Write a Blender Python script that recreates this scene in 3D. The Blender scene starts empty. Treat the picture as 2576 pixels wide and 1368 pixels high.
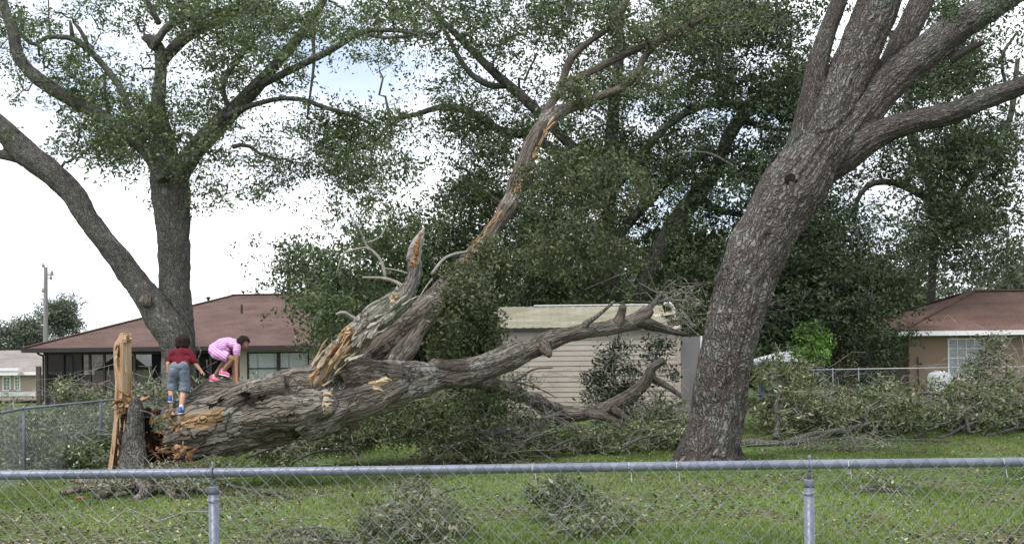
import bpy, math, random
import numpy as np
from mathutils import Vector, Matrix

# ------------------------------------------------------------------ camera, light, exposure
scene = bpy.context.scene
COL = scene.collection
EYE = 1.65
ROLL = math.radians(-0.67)
cam_data = bpy.data.cameras.new('camera')
cam_data.lens = 36.0
cam_data.sensor_width = 36.0
cam_data.shift_y = 221.0 / 2576.0
cam_data.clip_end = 3000
cam = bpy.data.objects.new('camera', cam_data)
COL.objects.link(cam)
cam.location = (0, 0, EYE)
cam.rotation_euler = (math.radians(90), -ROLL, 0)
scene.camera = cam

world = bpy.data.worlds.new('World')
scene.world = world
world.use_nodes = True
SUN_EL, SUN_AZ = math.radians(58), math.radians(215)      # azimuth clockwise from +Y (behind the camera, to the left)
def build_world():
    nt = world.node_tree
    for n in list(nt.nodes): nt.nodes.remove(n)
    N = nt.nodes.new; L = nt.links.new
    out = N('ShaderNodeOutputWorld'); bg = N('ShaderNodeBackground'); bg.inputs[1].default_value = 0.12
    sky = N('ShaderNodeTexSky'); sky.sky_type = 'NISHITA'; sky.sun_disc = False
    sky.sun_elevation = SUN_EL; sky.sun_rotation = SUN_AZ
    sky.air_density = 1.0; sky.dust_density = 1.5; sky.ozone_density = 1.5
    tc = N('ShaderNodeTexCoord'); mp = N('ShaderNodeMapping'); mp.inputs['Scale'].default_value = (1.0, 1.0, 2.6)
    mp.inputs['Location'].default_value = (0.35, 0.1, 0.3)
    L(tc.outputs['Generated'], mp.inputs['Vector'])
    n1 = N('ShaderNodeTexNoise'); n1.inputs['Scale'].default_value = 2.3; n1.inputs['Detail'].default_value = 7; n1.inputs['Roughness'].default_value = 0.55
    L(mp.outputs[0], n1.inputs['Vector'])
    r1 = N('ShaderNodeValToRGB'); r1.color_ramp.elements[0].position = 0.34; r1.color_ramp.elements[1].position = 0.47
    L(n1.outputs['Fac'], r1.inputs[0])
    n2 = N('ShaderNodeTexNoise'); n2.inputs['Scale'].default_value = 4.0; n2.inputs['Detail'].default_value = 6
    L(mp.outputs[0], n2.inputs['Vector'])
    r2 = N('ShaderNodeValToRGB'); r2.color_ramp.elements[0].position = 0.35; r2.color_ramp.elements[1].position = 0.62
    r2.color_ramp.elements[0].color = (5.0, 5.4, 6.1, 1); r2.color_ramp.elements[1].color = (8.2, 8.4, 8.6, 1)
    L(n2.outputs['Fac'], r2.inputs[0])
    # a few thin places in the cloud where blue shows through
    fac = r1.outputs[0]
    for (dx, dy, dz, r) in ((-.36, .88, .33, .10), (-.14, .93, .25, .07), (.20, .93, .20, .06)):
        dn = N('ShaderNodeVectorMath'); dn.operation = 'DISTANCE'; L(tc.outputs['Generated'], dn.inputs[0]); q = Vector((dx, dy, dz)).normalized(); dn.inputs[1].default_value = q
        ad = N('ShaderNodeMath'); ad.operation = 'MULTIPLY_ADD'; L(n2.outputs['Fac'], ad.inputs[0]) if False else None
        nn = N('ShaderNodeTexNoise'); nn.inputs['Scale'].default_value = 7; nn.inputs['Detail'].default_value = 6; L(mp.outputs[0], nn.inputs['Vector'])
        L(nn.outputs['Fac'], ad.inputs[0]); ad.inputs[1].default_value = .34; L(dn.outputs['Value'], ad.inputs[2])
        rr = N('ShaderNodeValToRGB'); rr.color_ramp.elements[0].position = r+.10; rr.color_ramp.elements[0].color = (.45, .45, .45, 1); rr.color_ramp.elements[1].position = r+.22; L(ad.outputs[0], rr.inputs[0])
        mu = N('ShaderNodeMath'); mu.operation = 'MULTIPLY'; L(fac, mu.inputs[0]); L(rr.outputs[0], mu.inputs[1]); fac = mu.outputs[0]
    mix = N('ShaderNodeMix'); mix.data_type = 'RGBA'
    L(fac, mix.inputs[0]); L(sky.outputs[0], mix.inputs[6]); L(r2.outputs[0], mix.inputs[7])
    L(mix.outputs[2], bg.inputs[0]); L(bg.outputs[0], out.inputs[0])
build_world()
sun_d = bpy.data.lights.new('sun', 'SUN'); sun_d.energy = 1.5; sun_d.angle = math.radians(14); sun_d.color = (1.0, 0.96, 0.9)
sun = bpy.data.objects.new('sun', sun_d); COL.objects.link(sun)
_s = Vector((math.sin(SUN_AZ)*math.cos(SUN_EL), math.cos(SUN_AZ)*math.cos(SUN_EL), math.sin(SUN_EL)))
sun.rotation_euler = _s.to_track_quat('Z', 'Y').to_euler()
scene.view_settings.view_transform = 'Standard'; scene.view_settings.look = 'None'
scene.view_settings.gamma = 1.0; scene.view_settings.use_curve_mapping = False
scene.view_settings.exposure = 0.88
scene.cycles.max_bounces = 6; scene.cycles.diffuse_bounces = 3; scene.cycles.transparent_max_bounces = 12

rng = np.random.default_rng(7)
random.seed(7)

# ------------------------------------------------------------------ survey helpers
F = 2576.0
_R = np.array([math.cos(ROLL), 0, math.sin(ROLL)]); _U = np.array([-math.sin(ROLL), 0, math.cos(ROLL)])
def P(u, v, Y):
    """the place at distance Y (metres down the yard) seen at u, v of the 2576 x 1368 photograph"""
    u = np.asarray(u, float); v = np.asarray(v, float); Y = np.asarray(Y, float)
    a = (u-1288)/F; b = (905-v)/F
    d = a[..., None]*_R + b[..., None]*_U + np.array([0, 1.0, 0])
    return np.array([0, 0, EYE]) + d*Y[..., None]
def p3(u, v, Y): return P(u, v, Y)

def smooth(a, b, x):
    t = np.clip((np.asarray(x, float)-a)/(b-a), 0, 1); return t*t*(3-2*t)
def ground(x, y):
    x = np.asarray(x, float); y = np.asarray(y, float)
    z = -0.3*smooth(5.0, 9.0, y)
    z = z + 0.3*smooth(21, 28, y)*smooth(-3, 3, x)
    z = z + 0.15*smooth(30, 44, y)*smooth(0, -6, x)
    z = z - 1.15*smooth(46, 74, y)*smooth(-8, -20, x)
    z = z + 0.03*np.sin(x*0.9+1.3)*np.cos(y*0.7) * smooth(7, 10, y)
    return z

# ------------------------------------------------------------------ noise
def _h(i, j, k, s):
    n = (i*73856093) ^ (j*19349663) ^ (k*83492791) ^ (s*2654435)
    n = (n ^ (n >> 13)) & 0x7fffffff
    n = (n*(n*n*15731+789221)+1376312589) & 0x7fffffff
    return n/float(0x7fffffff)
def noise(p, s=0):
    p = np.asarray(p, float); f = np.floor(p); i = f.astype(np.int64); t = p-f; t = t*t*(3-2*t)
    r = 0
    for dx in (0, 1):
        for dy in (0, 1):
            for dz in (0, 1):
                w = (t[..., 0] if dx else 1-t[..., 0])*(t[..., 1] if dy else 1-t[..., 1])*(t[..., 2] if dz else 1-t[..., 2])
                r = r + w*_h(i[..., 0]+dx, i[..., 1]+dy, i[..., 2]+dz, s)
    return r
def fbm(p, o=3, s=0):
    a = 0; w = 0.5; tot = 0
    for k in range(o):
        a = a + w*noise(np.asarray(p)*2**k, s+k*17); tot += w; w *= 0.5
    return a/tot

# ------------------------------------------------------------------ objects
def mesh_np(name, V, Q=None, T=None, mat=None, attrs=None, smooth_shade=False, mats=None, midx=None):
    V = np.asarray(V, np.float32).reshape(-1, 3)
    Q = np.zeros((0, 4), np.int32) if Q is None or len(Q) == 0 else np.asarray(Q, np.int32).reshape(-1, 4)
    T = np.zeros((0, 3), np.int32) if T is None or len(T) == 0 else np.asarray(T, np.int32).reshape(-1, 3)
    me = bpy.data.meshes.new(name)
    me.vertices.add(len(V)); me.vertices.foreach_set('co', V.ravel())
    nl = Q.size+T.size; me.loops.add(nl)
    me.loops.foreach_set('vertex_index', np.concatenate([Q.ravel(), T.ravel()]))
    me.polygons.add(len(Q)+len(T))
    st = np.concatenate([np.arange(len(Q))*4, len(Q)*4+np.arange(len(T))*3]).astype(np.int32)
    me.polygons.foreach_set('loop_start', st)
    me.polygons.foreach_set('use_smooth', np.full(len(Q)+len(T), bool(smooth_shade)))
    if midx is not None: me.polygons.foreach_set('material_index', np.asarray(midx, np.int32))
    for k, a in (attrs or {}).items():
        a = np.asarray(a, np.float32)
        if a.ndim == 1:
            at = me.attributes.new(k, 'FLOAT', 'POINT'); at.data.foreach_set('value', a)
        else:
            at = me.attributes.new(k, 'FLOAT_VECTOR', 'POINT'); at.data.foreach_set('vector', a.ravel())
    if mats:
        for m in mats: me.materials.append(m)
    elif mat: me.materials.append(mat)
    me.update(calc_edges=True)
    return me
def place(name, me, parent=None, label=None, category=None, group=None, kind=None, loc=None):
    """links a mesh whose vertices are in world metres; its origin is moved to loc (or its parent's)"""
    o = bpy.data.objects.new(name, me); COL.objects.link(o)
    if parent is not None:
        base = parent.matrix_basis.translation.copy()
        q = parent.parent
        while q is not None: base += q.matrix_basis.translation; q = q.parent
        off = Vector(base); me.transform(Matrix.Translation(-off)); o.parent = parent
    elif loc is not None:
        me.transform(Matrix.Translation(-Vector(loc))); o.location = loc
    for k, x in (('label', label), ('category', category), ('group', group), ('kind', kind)):
        if x: o[k] = x
    return o
def thing(name, label, category, loc, group=None):
    o = bpy.data.objects.new(name, None); COL.objects.link(o); o.location = Vector(loc); o.empty_display_size = 0.2
    o['label'] = label; o['category'] = category
    if group: o['group'] = group
    return o

class MB:
    def __init__(s): s.V = []; s.Q = []; s.T = []; s.n = 0
    def add(s, V, Q=(), T=()):
        V = np.asarray(V, float).reshape(-1, 3); s.V.append(V)
        if len(Q): s.Q.append(np.asarray(Q, int).reshape(-1, 4)+s.n)
        if len(T): s.T.append(np.asarray(T, int).reshape(-1, 3)+s.n)
        s.n += len(V); return s
    def box(s, a, b):
        x0, y0, z0 = a; x1, y1, z1 = b
        return s.add([(x0,y0,z0),(x1,y0,z0),(x1,y1,z0),(x0,y1,z0),(x0,y0,z1),(x1,y0,z1),(x1,y1,z1),(x0,y1,z1)],
              [(0,3,2,1),(4,5,6,7),(0,1,5,4),(1,2,6,5),(2,3,7,6),(3,0,4,7)])
    def beam(s, a, b, w, h, up=(0, 0, 1)):
        a = np.array(a, float); b = np.array(b, float); t = b-a; t /= np.linalg.norm(t)
        sx = np.cross(t, up); sx /= np.linalg.norm(sx); sz = np.cross(sx, t)
        V = [p + sx*w/2*i + sz*h/2*j for p in (a, b) for i, j in ((-1,-1),(1,-1),(1,1),(-1,1))]
        return s.add(V, [(3,2,1,0),(4,5,6,7),(0,1,5,4),(1,2,6,5),(2,3,7,6),(3,0,4,7)])
    def tube(s, pts, rad, n=8, caps=True):
        V, Q, T = tube(pts, rad, n, caps); return s.add(V, Q, T)
    def arrays(s):
        V = np.concatenate(s.V) if s.V else np.zeros((0, 3))
        Q = np.concatenate(s.Q) if s.Q else None; T = np.concatenate(s.T) if s.T else None
        return V, Q, T
    def mesh(s, name, mat, **k):
        V, Q, T = s.arrays(); return mesh_np(name, V, Q, T, mat, **k)
def frames(p):
    p = np.asarray(p, float); t = np.gradient(p, axis=0); t /= np.linalg.norm(t, axis=1)[:, None]+1e-12
    n = np.zeros_like(p); a = np.array([0, 0, 1.0]) if abs(t[0, 2]) < 0.8 else np.array([1.0, 0, 0])
    x = a-t[0]*a.dot(t[0]); n[0] = x/np.linalg.norm(x)
    for i in range(1, len(p)):
        x = n[i-1]-t[i]*n[i-1].dot(t[i]); n[i] = x/np.linalg.norm(x)
    return t, n, np.cross(t, n)
def tube(pts, rad, n=8, caps=True):
    pts = np.asarray(pts, float); K = len(pts); rad = np.broadcast_to(np.asarray(rad, float), (K,))
    t, a, b = frames(pts); th = np.arange(n)*2*np.pi/n
    V = pts[:, None]+rad[:, None, None]*(a[:, None]*np.cos(th)[None, :, None]+b[:, None]*np.sin(th)[None, :, None])
    V = V.reshape(-1, 3); i = np.arange(K-1)[:, None]*n; j = np.arange(n)[None]; j2 = (j+1) % n
    Q = np.stack([i+j, i+j2, i+n+j2, i+n+j], -1).reshape(-1, 4); T = []
    if caps:
        V = np.concatenate([V, pts[:1], pts[-1:]]); c0 = K*n; c1 = c0+1
        for q in range(n):
            T.append((c0, (q+1) % n, q)); T.append((c1, (K-1)*n+q, (K-1)*n+(q+1) % n))
    return V, Q, T
def spline(ctrl, step=None, K=None):
    """Catmull-Rom through ctrl (n x d), any number of columns"""
    c = np.asarray(ctrl, float); n = len(c)
    if n == 2: c = np.stack([c[0], (c[0]+c[1])/2, c[1]]); n = 3
    e = np.concatenate([[2*c[0]-c[1]], c, [2*c[-1]-c[-2]]])
    L = np.linalg.norm(np.diff(c[:, :3], axis=0), axis=1).sum()
    if K is None: K = max(4, int(L/step)+1)
    s = np.linspace(0, n-1-1e-6, K); i = s.astype(int); t = (s-i)[:, None]
    p0, p1, p2, p3_ = e[i], e[i+1], e[i+2], e[i+3]
    return 0.5*((2*p1)+(-p0+p2)*t+(2*p0-5*p1+4*p2-p3_)*t**2+(-p0+3*p1-3*p2+p3_)*t**3)
def limb(ctrl, Y=None):
    """control points (u, v, radius in photo px[, Y]) -> n x 4 world x,y,z,r"""
    out = []
    for c in ctrl:
        y = c[3] if len(c) > 3 else Y
        q = P(c[0], c[1], y); out.append([q[0], q[1], q[2], c[2]*y/F])
    return np.array(out)
def ball(c, r, n=12, scale=(1, 1, 1), rot=None):
    th = np.linspace(0, np.pi, n//2+1)[1:-1]; ph = np.arange(n)*2*np.pi/n
    V = [(0, 0, 1)]+[(math.sin(a)*math.cos(b), math.sin(a)*math.sin(b), math.cos(a)) for a in th for b in ph]+[(0, 0, -1)]
    V = np.array(V)*np.array(scale)*r
    if rot is not None: V = V @ np.array(rot).T
    m = len(th); Q = []; T = []
    for i in range(m-1):
        for j in range(n): Q.append((1+i*n+j, 1+(i+1)*n+j, 1+(i+1)*n+(j+1) % n, 1+i*n+(j+1) % n))
    for j in range(n):
        T.append((0, 1+j, 1+(j+1) % n)); T.append((1+m*n, 1+(m-1)*n+(j+1) % n, 1+(m-1)*n+j))
    return V+np.array(c), Q, T
def remesh(mb, voxel, iters=3):
    V, Q, T = mb.arrays(); me = mesh_np('tmp', V, Q, T); o = bpy.data.objects.new('tmp', me); COL.objects.link(o)
    m = o.modifiers.new('r', 'REMESH'); m.mode = 'VOXEL'; m.voxel_size = voxel
    if iters: s = o.modifiers.new('s', 'SMOOTH'); s.iterations = iters; s.factor = 0.5
    dg = bpy.context.evaluated_depsgraph_get(); e = o.evaluated_get(dg); m2 = e.to_mesh()
    n = len(m2.vertices); co = np.empty(n*3, np.float32); m2.vertices.foreach_get('co', co)
    no = np.empty(n*3, np.float32); m2.vertices.foreach_get('normal', no)
    ls = np.empty(len(m2.polygons), np.int32); m2.polygons.foreach_get('loop_start', ls)
    lt = np.empty(len(m2.polygons), np.int32); m2.polygons.foreach_get('loop_total', lt)
    vi = np.empty(len(m2.loops), np.int32); m2.loops.foreach_get('vertex_index', vi)
    q = lt == 4; Qr = vi[ls[q][:, None]+np.arange(4)]; Tr = vi[ls[~q][:, None]+np.arange(3)] if (~q).any() else None
    e.to_mesh_clear(); bpy.data.objects.remove(o); bpy.data.meshes.remove(me)
    return co.reshape(-1, 3).astype(float), no.reshape(-1, 3).astype(float), Qr, Tr
def bark_coords(V, limbs, R0=0.35):
    """nearest limb of each vertex -> (coordinate that runs round and along the limb, limb index, length along, radius)"""
    best = np.full(len(V), 1e9); bk = np.zeros((len(V), 3)); idx = np.zeros(len(V), int); rr = np.zeros(len(V))
    for li, L in enumerate(limbs):
        p = L[:, :3]; r = L[:, 3]; t, a, b = frames(p)
        s = np.concatenate([[0], np.cumsum(np.linalg.norm(np.diff(p, axis=0), axis=1))])+li*7.3
        for i in range(len(p)-1):
            d = p[i+1]-p[i]; l2 = d.dot(d); w = V-p[i]; tt = np.clip(w @ d/l2, 0, 1)
            off = w-tt[:, None]*d; dist = np.linalg.norm(off, axis=1); rad = r[i]+(r[i+1]-r[i])*tt
            sc = dist-rad; m = sc < best
            if not m.any(): continue
            best[m] = sc[m]; o = off[m]/(dist[m][:, None]+1e-9); A = a[i]; B = b[i]
            bk[m, 0] = o @ A*R0; bk[m, 1] = o @ B*R0; bk[m, 2] = s[i]+(s[i+1]-s[i])*tt[m]
            idx[m] = li; rr[m] = rad[m]
    return bk, idx, rr
def ridges(bk, f, st):
    """furrowed bark height 0..1: plates stretched along the limb"""
    q = bk.copy(); w = fbm(bk*[3, 3, 1.5], 2, 5); q[:, :2] *= f; q[:, 2] *= f*st; q += (w[:, None]-.5)*1.6
    n = noise(q, 3); n2 = noise(q*1.9+7, 11)
    return np.clip(1-np.abs(2*n-1)*1.6, 0, 1)*0.7+(1-np.abs(2*n2-1))*0.3

# leaves -----------------------------------------------------------
def leaves(C, D, L, W, col, droop=0.0, seed=0):
    """C centres, D directions (unit), L length, W width, col per-leaf value -> vertex, quad and attribute arrays"""
    g = np.random.default_rng(seed); n = len(C)
    r = g.normal(size=(n, 3)); s = np.cross(D, r); s /= np.linalg.norm(s, axis=1)[:, None]+1e-9
    nn = np.cross(D, s)
    L = np.broadcast_to(L, n)[:, None]; W = np.broadcast_to(W, n)[:, None]
    a = C-D*L*.5; b = C+s*W*.5+nn*W*.12-D*L*.05; c = C+D*L*.5; d = C-s*W*.5+nn*W*.12-D*L*.05
    V = np.stack([a, b, c, d], 1).reshape(-1, 3); Q = np.arange(n*4).reshape(-1, 4)
    return V, Q, np.repeat(col, 4)
def unit(v): return v/(np.linalg.norm(v, axis=-1)[..., None]+1e-9)
def leaf_cloud(centers, n_each, spread, L, seed, outward=None, flat=0.75, lv=0.5, lvar=0.28, wr=0.42):
    g = np.random.default_rng(seed); n = g.poisson(n_each, len(centers)) if np.isscalar(n_each) else g.poisson(n_each)
    ax = unit(g.normal(size=(len(centers), 3))*[1, 1, .6]+(0 if outward is None else outward))
    idx = np.repeat(np.arange(len(centers)), n); N = len(idx)
    t = g.uniform(-1, 1, N)[:, None]
    C = centers[idx]+ax[idx]*t*spread*1.3+g.normal(size=(N, 3))*spread*.42*[1, 1, flat]
    D = unit(g.normal(size=(N, 3))*.8+ax[idx]*.7+[0, 0, -.15])
    cl = g.normal(size=len(centers))*.13
    col = np.clip(lv+cl[idx]+g.normal(size=N)*lvar*.6, 0, 1)
    Ls = L*g.uniform(.65, 1.25, N)
    return leaves(C, D, Ls, Ls*wr, col, seed=seed+1)
def twigs(A, B, r0, r1, K=5, n=3, wob=.08, sag=0.0, seed=0):
    """many thin branches at once: A -> B (N x 3)"""
    g = np.random.default_rng(seed); N = len(A); t = np.linspace(0, 1, K)
    d = B-A; ln = np.linalg.norm(d, axis=1)
    p = A[:, None]+d[:, None]*t[None, :, None]
    w = g.normal(size=(N, K, 3))*wob*ln[:, None, None]; w[:, 0] = 0; w[:, -1] = 0
    arch = (np.sin(np.pi*t)[None, :, None]*np.array([0, 0, 1.0])*ln[:, None, None]*sag)
    p = p+w+arch
    T = np.gradient(p, axis=1); T = unit(T); ref = np.where(np.abs(unit(d)[:, 2:3]) < .7, [[0, 0, 1.0]], [[1.0, 0, 0]])
    a = unit(np.cross(T, ref[:, None])); b = np.cross(T, a)
    r = (np.asarray(r0).reshape(-1, 1)*(1-t)+np.asarray(r1).reshape(-1, 1)*t)*np.ones((N, 1)); th = np.arange(n)*2*np.pi/n
    V = p[:, :, None]+r[:, :, None, None]*(a[:, :, None]*np.cos(th)[:, None]+b[:, :, None]*np.sin(th)[:, None])
    base = (np.arange(N)*K*n)[:, None, None]; i = (np.arange(K-1)*n)[None, :, None]; j = np.arange(n)[None, None]; j2 = (j+1) % n
    Q = np.stack([base+i+j, base+i+j2, base+i+n+j2, base+i+n+j], -1).reshape(-1, 4)
    return V.reshape(-1, 3), Q, p
def grow(skel, nodes, r_base=.03, seed=0):
    """attaches foliage nodes to a skeleton one after another, nearest first; returns A, B, r0, r1"""
    S = np.asarray(skel[:, :3]); SR = np.asarray(skel[:, 3]); nodes = np.asarray(nodes); left = np.arange(len(nodes))
    dist = np.full(len(nodes), 1e9); src = np.zeros((len(nodes), 3)); srcr = np.zeros(len(nodes))
    for k in range(0, len(S), 500):
        dd = np.linalg.norm(nodes[:, None]-S[None, k:k+500], axis=2); j = dd.argmin(1); m = dd[np.arange(len(nodes)), j] < dist
        dist[m] = dd[np.arange(len(nodes)), j][m]; src[m] = S[k+j[m]]; srcr[m] = SR[k+j[m]]
    A = []; B = []; r0 = []; r1 = []; done = np.zeros(len(nodes), bool)
    for _ in range(len(nodes)):
        i = np.where(done, 1e9, dist).argmin(); done[i] = True
        ra = min(r_base, srcr[i]*.75); rb = max(ra*.62, .004)
        A.append(src[i]); B.append(nodes[i]); r0.append(ra); r1.append(rb)
        nd = np.linalg.norm(nodes-nodes[i], axis=1)*1.04; m = (~done) & (nd < dist)
        dist[m] = nd[m]; src[m] = nodes[i]; srcr[m] = rb/.85
    return np.array(A), np.array(B), np.array(r0), np.array(r1)

def mesh_normals(V, Q, T):
    N = np.zeros_like(V); f = np.cross(V[Q[:, 2]]-V[Q[:, 0]], V[Q[:, 3]]-V[Q[:, 1]])
    for k in range(4): np.add.at(N, Q[:, k], f)
    return unit(N)
# ------------------------------------------------------------------ materials
class NT:
    def __init__(s, name):
        s.m = bpy.data.materials.new(name); s.m.use_nodes = True; s.t = s.m.node_tree
        for n in list(s.t.nodes): s.t.nodes.remove(n)
        s.out = s.n('ShaderNodeOutputMaterial')
    def n(s, typ, **k):
        x = s.t.nodes.new(typ)
        for a, b in k.items():
            if a.startswith('i_'): x.inputs[a[2:].replace('_', ' ')].default_value = b
            else: setattr(x, a, b)
        return x
    def l(s, a, b): s.t.links.new(a, b)
    def ramp(s, fac, stops):
        r = s.n('ShaderNodeValToRGB'); e = r.color_ramp.elements
        while len(e) < len(stops): e.new(0.5)
        for x, (p, c) in zip(e, stops): x.position = p; x.color = (*c, 1) if len(c) == 3 else c
        s.l(fac, r.inputs[0]); return r.outputs[0]
    def noise(s, vec, scale, detail=4, rough=.55, dist=0):
        x = s.n('ShaderNodeTexNoise', i_Scale=scale, i_Detail=detail, i_Roughness=rough, i_Distortion=dist)
        if vec is not None: s.l(vec, x.inputs['Vector'])
        return x.outputs['Fac']
    def mapping(s, vec, sc=(1, 1, 1), rot=(0, 0, 0)):
        x = s.n('ShaderNodeMapping'); x.inputs['Scale'].default_value = sc; x.inputs['Rotation'].default_value = rot
        s.l(vec, x.inputs['Vector']); return x.outputs[0]
    def pos(s): return s.n('ShaderNodeNewGeometry').outputs['Position']
    def attr(s, name, o='Vector'): return s.n('ShaderNodeAttribute', attribute_name=name).outputs[o]
    def mix(s, f, a, b, mode='MIX'):
        x = s.n('ShaderNodeMix', data_type='RGBA', blend_type=mode)
        for sock, v in ((x.inputs[0], f), (x.inputs[6], a), (x.inputs[7], b)):
            if hasattr(v, 'links') or hasattr(v, 'is_linked'): s.l(v, sock)
            else: sock.default_value = v if not isinstance(v, tuple) or len(v) == 4 else (*v, 1)
        return x.outputs[2]
    def math(s, op, a, b=0.0):
        x = s.n('ShaderNodeMath', operation=op)
        for i, v in enumerate((a, b)):
            if hasattr(v, 'is_linked'): s.l(v, x.inputs[i])
            else: x.inputs[i].default_value = v
        return x.outputs[0]
    def bump(s, h, strength=.5, dist=.02):
        b = s.n('ShaderNodeBump', i_Strength=strength, i_Distance=dist); s.l(h, b.inputs['Height']); return b.outputs[0]
    def done(s, col, rough=.8, spec=.3, metal=0, bump=None, alpha=None, sub=None):
        p = s.n('ShaderNodeBsdfPrincipled')
        for k, v in (('Base Color', col), ('Roughness', rough), ('Metallic', metal), ('Specular IOR Level', spec), ('Alpha', alpha)):
            if v is None: continue
            if hasattr(v, 'is_linked'): s.l(v, p.inputs[k])
            else: p.inputs[k].default_value = (*v, 1) if k == 'Base Color' and len(v) == 3 else v
        if bump is not None: s.l(bump, p.inputs['Normal'])
        s.p = p; s.l(p.outputs[0], s.out.inputs[0]); return s.m
def plain(name, c, rough=.6, spec=.3, metal=0, var=.12, scale=8, b=.15, bd=.004):
    t = NT(name); n = t.noise(t.pos(), scale, 5)
    lo = tuple(x*(1-var) for x in c); hi = tuple(min(1, x*(1+var)) for x in c)
    col = t.ramp(n, [(.3, lo), (.7, hi)]); n2 = t.noise(t.pos(), scale*7, 3)
    return t.done(col, rough, spec, metal, t.bump(n2, b, bd))
def bark(name, dark, mid, light, lichen, lich=.55, freq=9, stretch=.3, b=.7, bd=.03, plates=0, pstr=.3, pw=.22, pm=.5, wood=((.17,.085,.04), (.50,.34,.20))):
    t = NT(name); v = t.attr('bk'); q = t.mapping(v, (freq, freq, freq*stretch))
    n = t.noise(q, 1.0, 6, .6, .4); f = t.noise(q, 3.2, 4, .6)
    col = t.ramp(n, [(.3, dark), (.5, mid), (.72, light)])
    col = t.mix(.35, col, t.ramp(f, [(.3, dark), (.7, light)]))
    g = t.noise(t.pos(), 1.3, 6, .65); lm = t.ramp(g, [(lich, (0, 0, 0)), (lich+.09, (1, 1, 1))])
    lf = t.noise(t.pos(), 14, 4); col = t.mix(t.math('MULTIPLY', lm, t.ramp(lf, [(.4, (.15,)*3), (.6, (.9,)*3)])), col, lichen)
    big = t.noise(t.pos(), .8, 3); col = t.mix(t.ramp(big, [(.3, (.0,)*3), (.7, (.45,)*3)]), col, tuple(x*1.35 for x in light))
    h = t.math('ADD', n, t.math('MULTIPLY', f, .5))
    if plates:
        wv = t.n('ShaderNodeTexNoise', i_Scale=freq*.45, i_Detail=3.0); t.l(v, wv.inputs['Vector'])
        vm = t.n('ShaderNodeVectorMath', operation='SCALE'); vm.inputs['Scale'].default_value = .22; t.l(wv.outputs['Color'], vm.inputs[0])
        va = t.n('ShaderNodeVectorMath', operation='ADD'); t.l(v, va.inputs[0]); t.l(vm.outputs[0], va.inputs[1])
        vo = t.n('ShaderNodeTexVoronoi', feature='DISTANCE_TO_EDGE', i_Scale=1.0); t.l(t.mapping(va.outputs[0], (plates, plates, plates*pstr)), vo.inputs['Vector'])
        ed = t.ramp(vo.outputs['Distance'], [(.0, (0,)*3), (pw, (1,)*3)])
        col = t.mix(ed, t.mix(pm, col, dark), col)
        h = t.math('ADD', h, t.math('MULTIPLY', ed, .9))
    dd = t.attr('dead', 'Fac'); dn = t.noise(t.mapping(v, (11, 11, 2.6)), 1.0, 6, .65)
    dcol = t.ramp(dn, [(.34, (.07,.055,.045)), (.46, (.27,.245,.22)), (.7, (.46,.43,.39))]); dcol = t.mix(t.ramp(g, [(.5, (0,)*3), (.6, (.5,)*3)]), dcol, (.22,.26,.15))
    col = t.mix(t.math('GREATER_THAN', t.math('ADD', dd, t.math('MULTIPLY', t.math('SUBTRACT', f, .5), .7)), .5), col, dcol)
    w = t.attr('wood', 'Fac'); wn = t.noise(t.mapping(v, (24, 24, 2.2)), 1.0, 5, .7)
    wc = t.ramp(wn, [(.3, wood[0]), (.65, wood[1])]); we = t.math('GREATER_THAN', t.math('ADD', w, t.math('MULTIPLY', t.math('SUBTRACT', f, .5), .5)), .5)
    col = t.mix(we, col, wc)
    return t.done(col, .9, .15, bump=t.bump(h, b, bd))
def leafmat(name, stops, rough=.5, tr=.22, spec=.35):
    if name.startswith('dark'): pass
    elif 'oak' in name or 'brush' in name: stops = [(p, (c[0]*1.22, c[1]*1.18, c[2]*1.08)) for p, c in stops]
    t = NT(name); lv = t.attr('lv', 'Fac'); col = t.ramp(lv, stops)
    t.done(col, rough, spec); tl = t.n('ShaderNodeBsdfTranslucent'); t.l(t.mix(1.0, col, (1.5, 1.5, .7), 'MULTIPLY'), tl.inputs[0])
    mx = t.n('ShaderNodeMixShader'); mx.inputs[0].default_value = tr
    t.l(t.p.outputs[0], mx.inputs[1]); t.l(tl.outputs[0], mx.inputs[2]); t.l(mx.outputs[0], t.out.inputs[0]); return t.m
M = {}
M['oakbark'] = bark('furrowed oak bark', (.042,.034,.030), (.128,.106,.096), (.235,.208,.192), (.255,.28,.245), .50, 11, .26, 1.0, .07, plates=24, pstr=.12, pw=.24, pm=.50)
M['greybark'] = bark('grey oak bark', (.05,.046,.041), (.12,.113,.103), (.20,.19,.175), (.33,.33,.31), .55, 12, .3, .9, .04, plates=20, pstr=.22, pw=.2, pm=.35)
M['fallenbark'] = bark('fallen oak bark', (.030,.024,.019), (.122,.098,.080), (.28,.245,.208), (.43,.42,.39), .51, 9, .16, 1.0, .09, plates=11, pstr=.09, pw=.08, pm=.30)
M['deadbark'] = bark('dead bleached wood', (.045,.035,.028), (.24,.215,.19), (.44,.41,.37), (.26,.30,.19), .56, 12, .2, 1.0, .05)
M['twig'] = bark('twig bark', (.06,.052,.045), (.13,.12,.10), (.22,.20,.18), (.30,.30,.27), .5, 30, .3, .4, .01)
M['leaf_oak'] = leafmat('live oak leaf', [(0, (.018,.030,.014)), (.35, (.042,.068,.031)), (.65, (.078,.112,.052)), (.9, (.14,.17,.095)), (1, (.22,.24,.16))])
M['leaf_dark'] = leafmat('dark oak leaf', [(0, (.012,.020,.010)), (.4, (.030,.050,.022)), (.75, (.060,.088,.040)), (1, (.13,.155,.085))])
M['leaf_olive'] = leafmat('olive wilting leaf', [(0, (.022,.030,.014)), (.35, (.060,.078,.036)), (.65, (.11,.13,.065)), (.85, (.20,.205,.12)), (1, (.36,.34,.24))])
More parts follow.
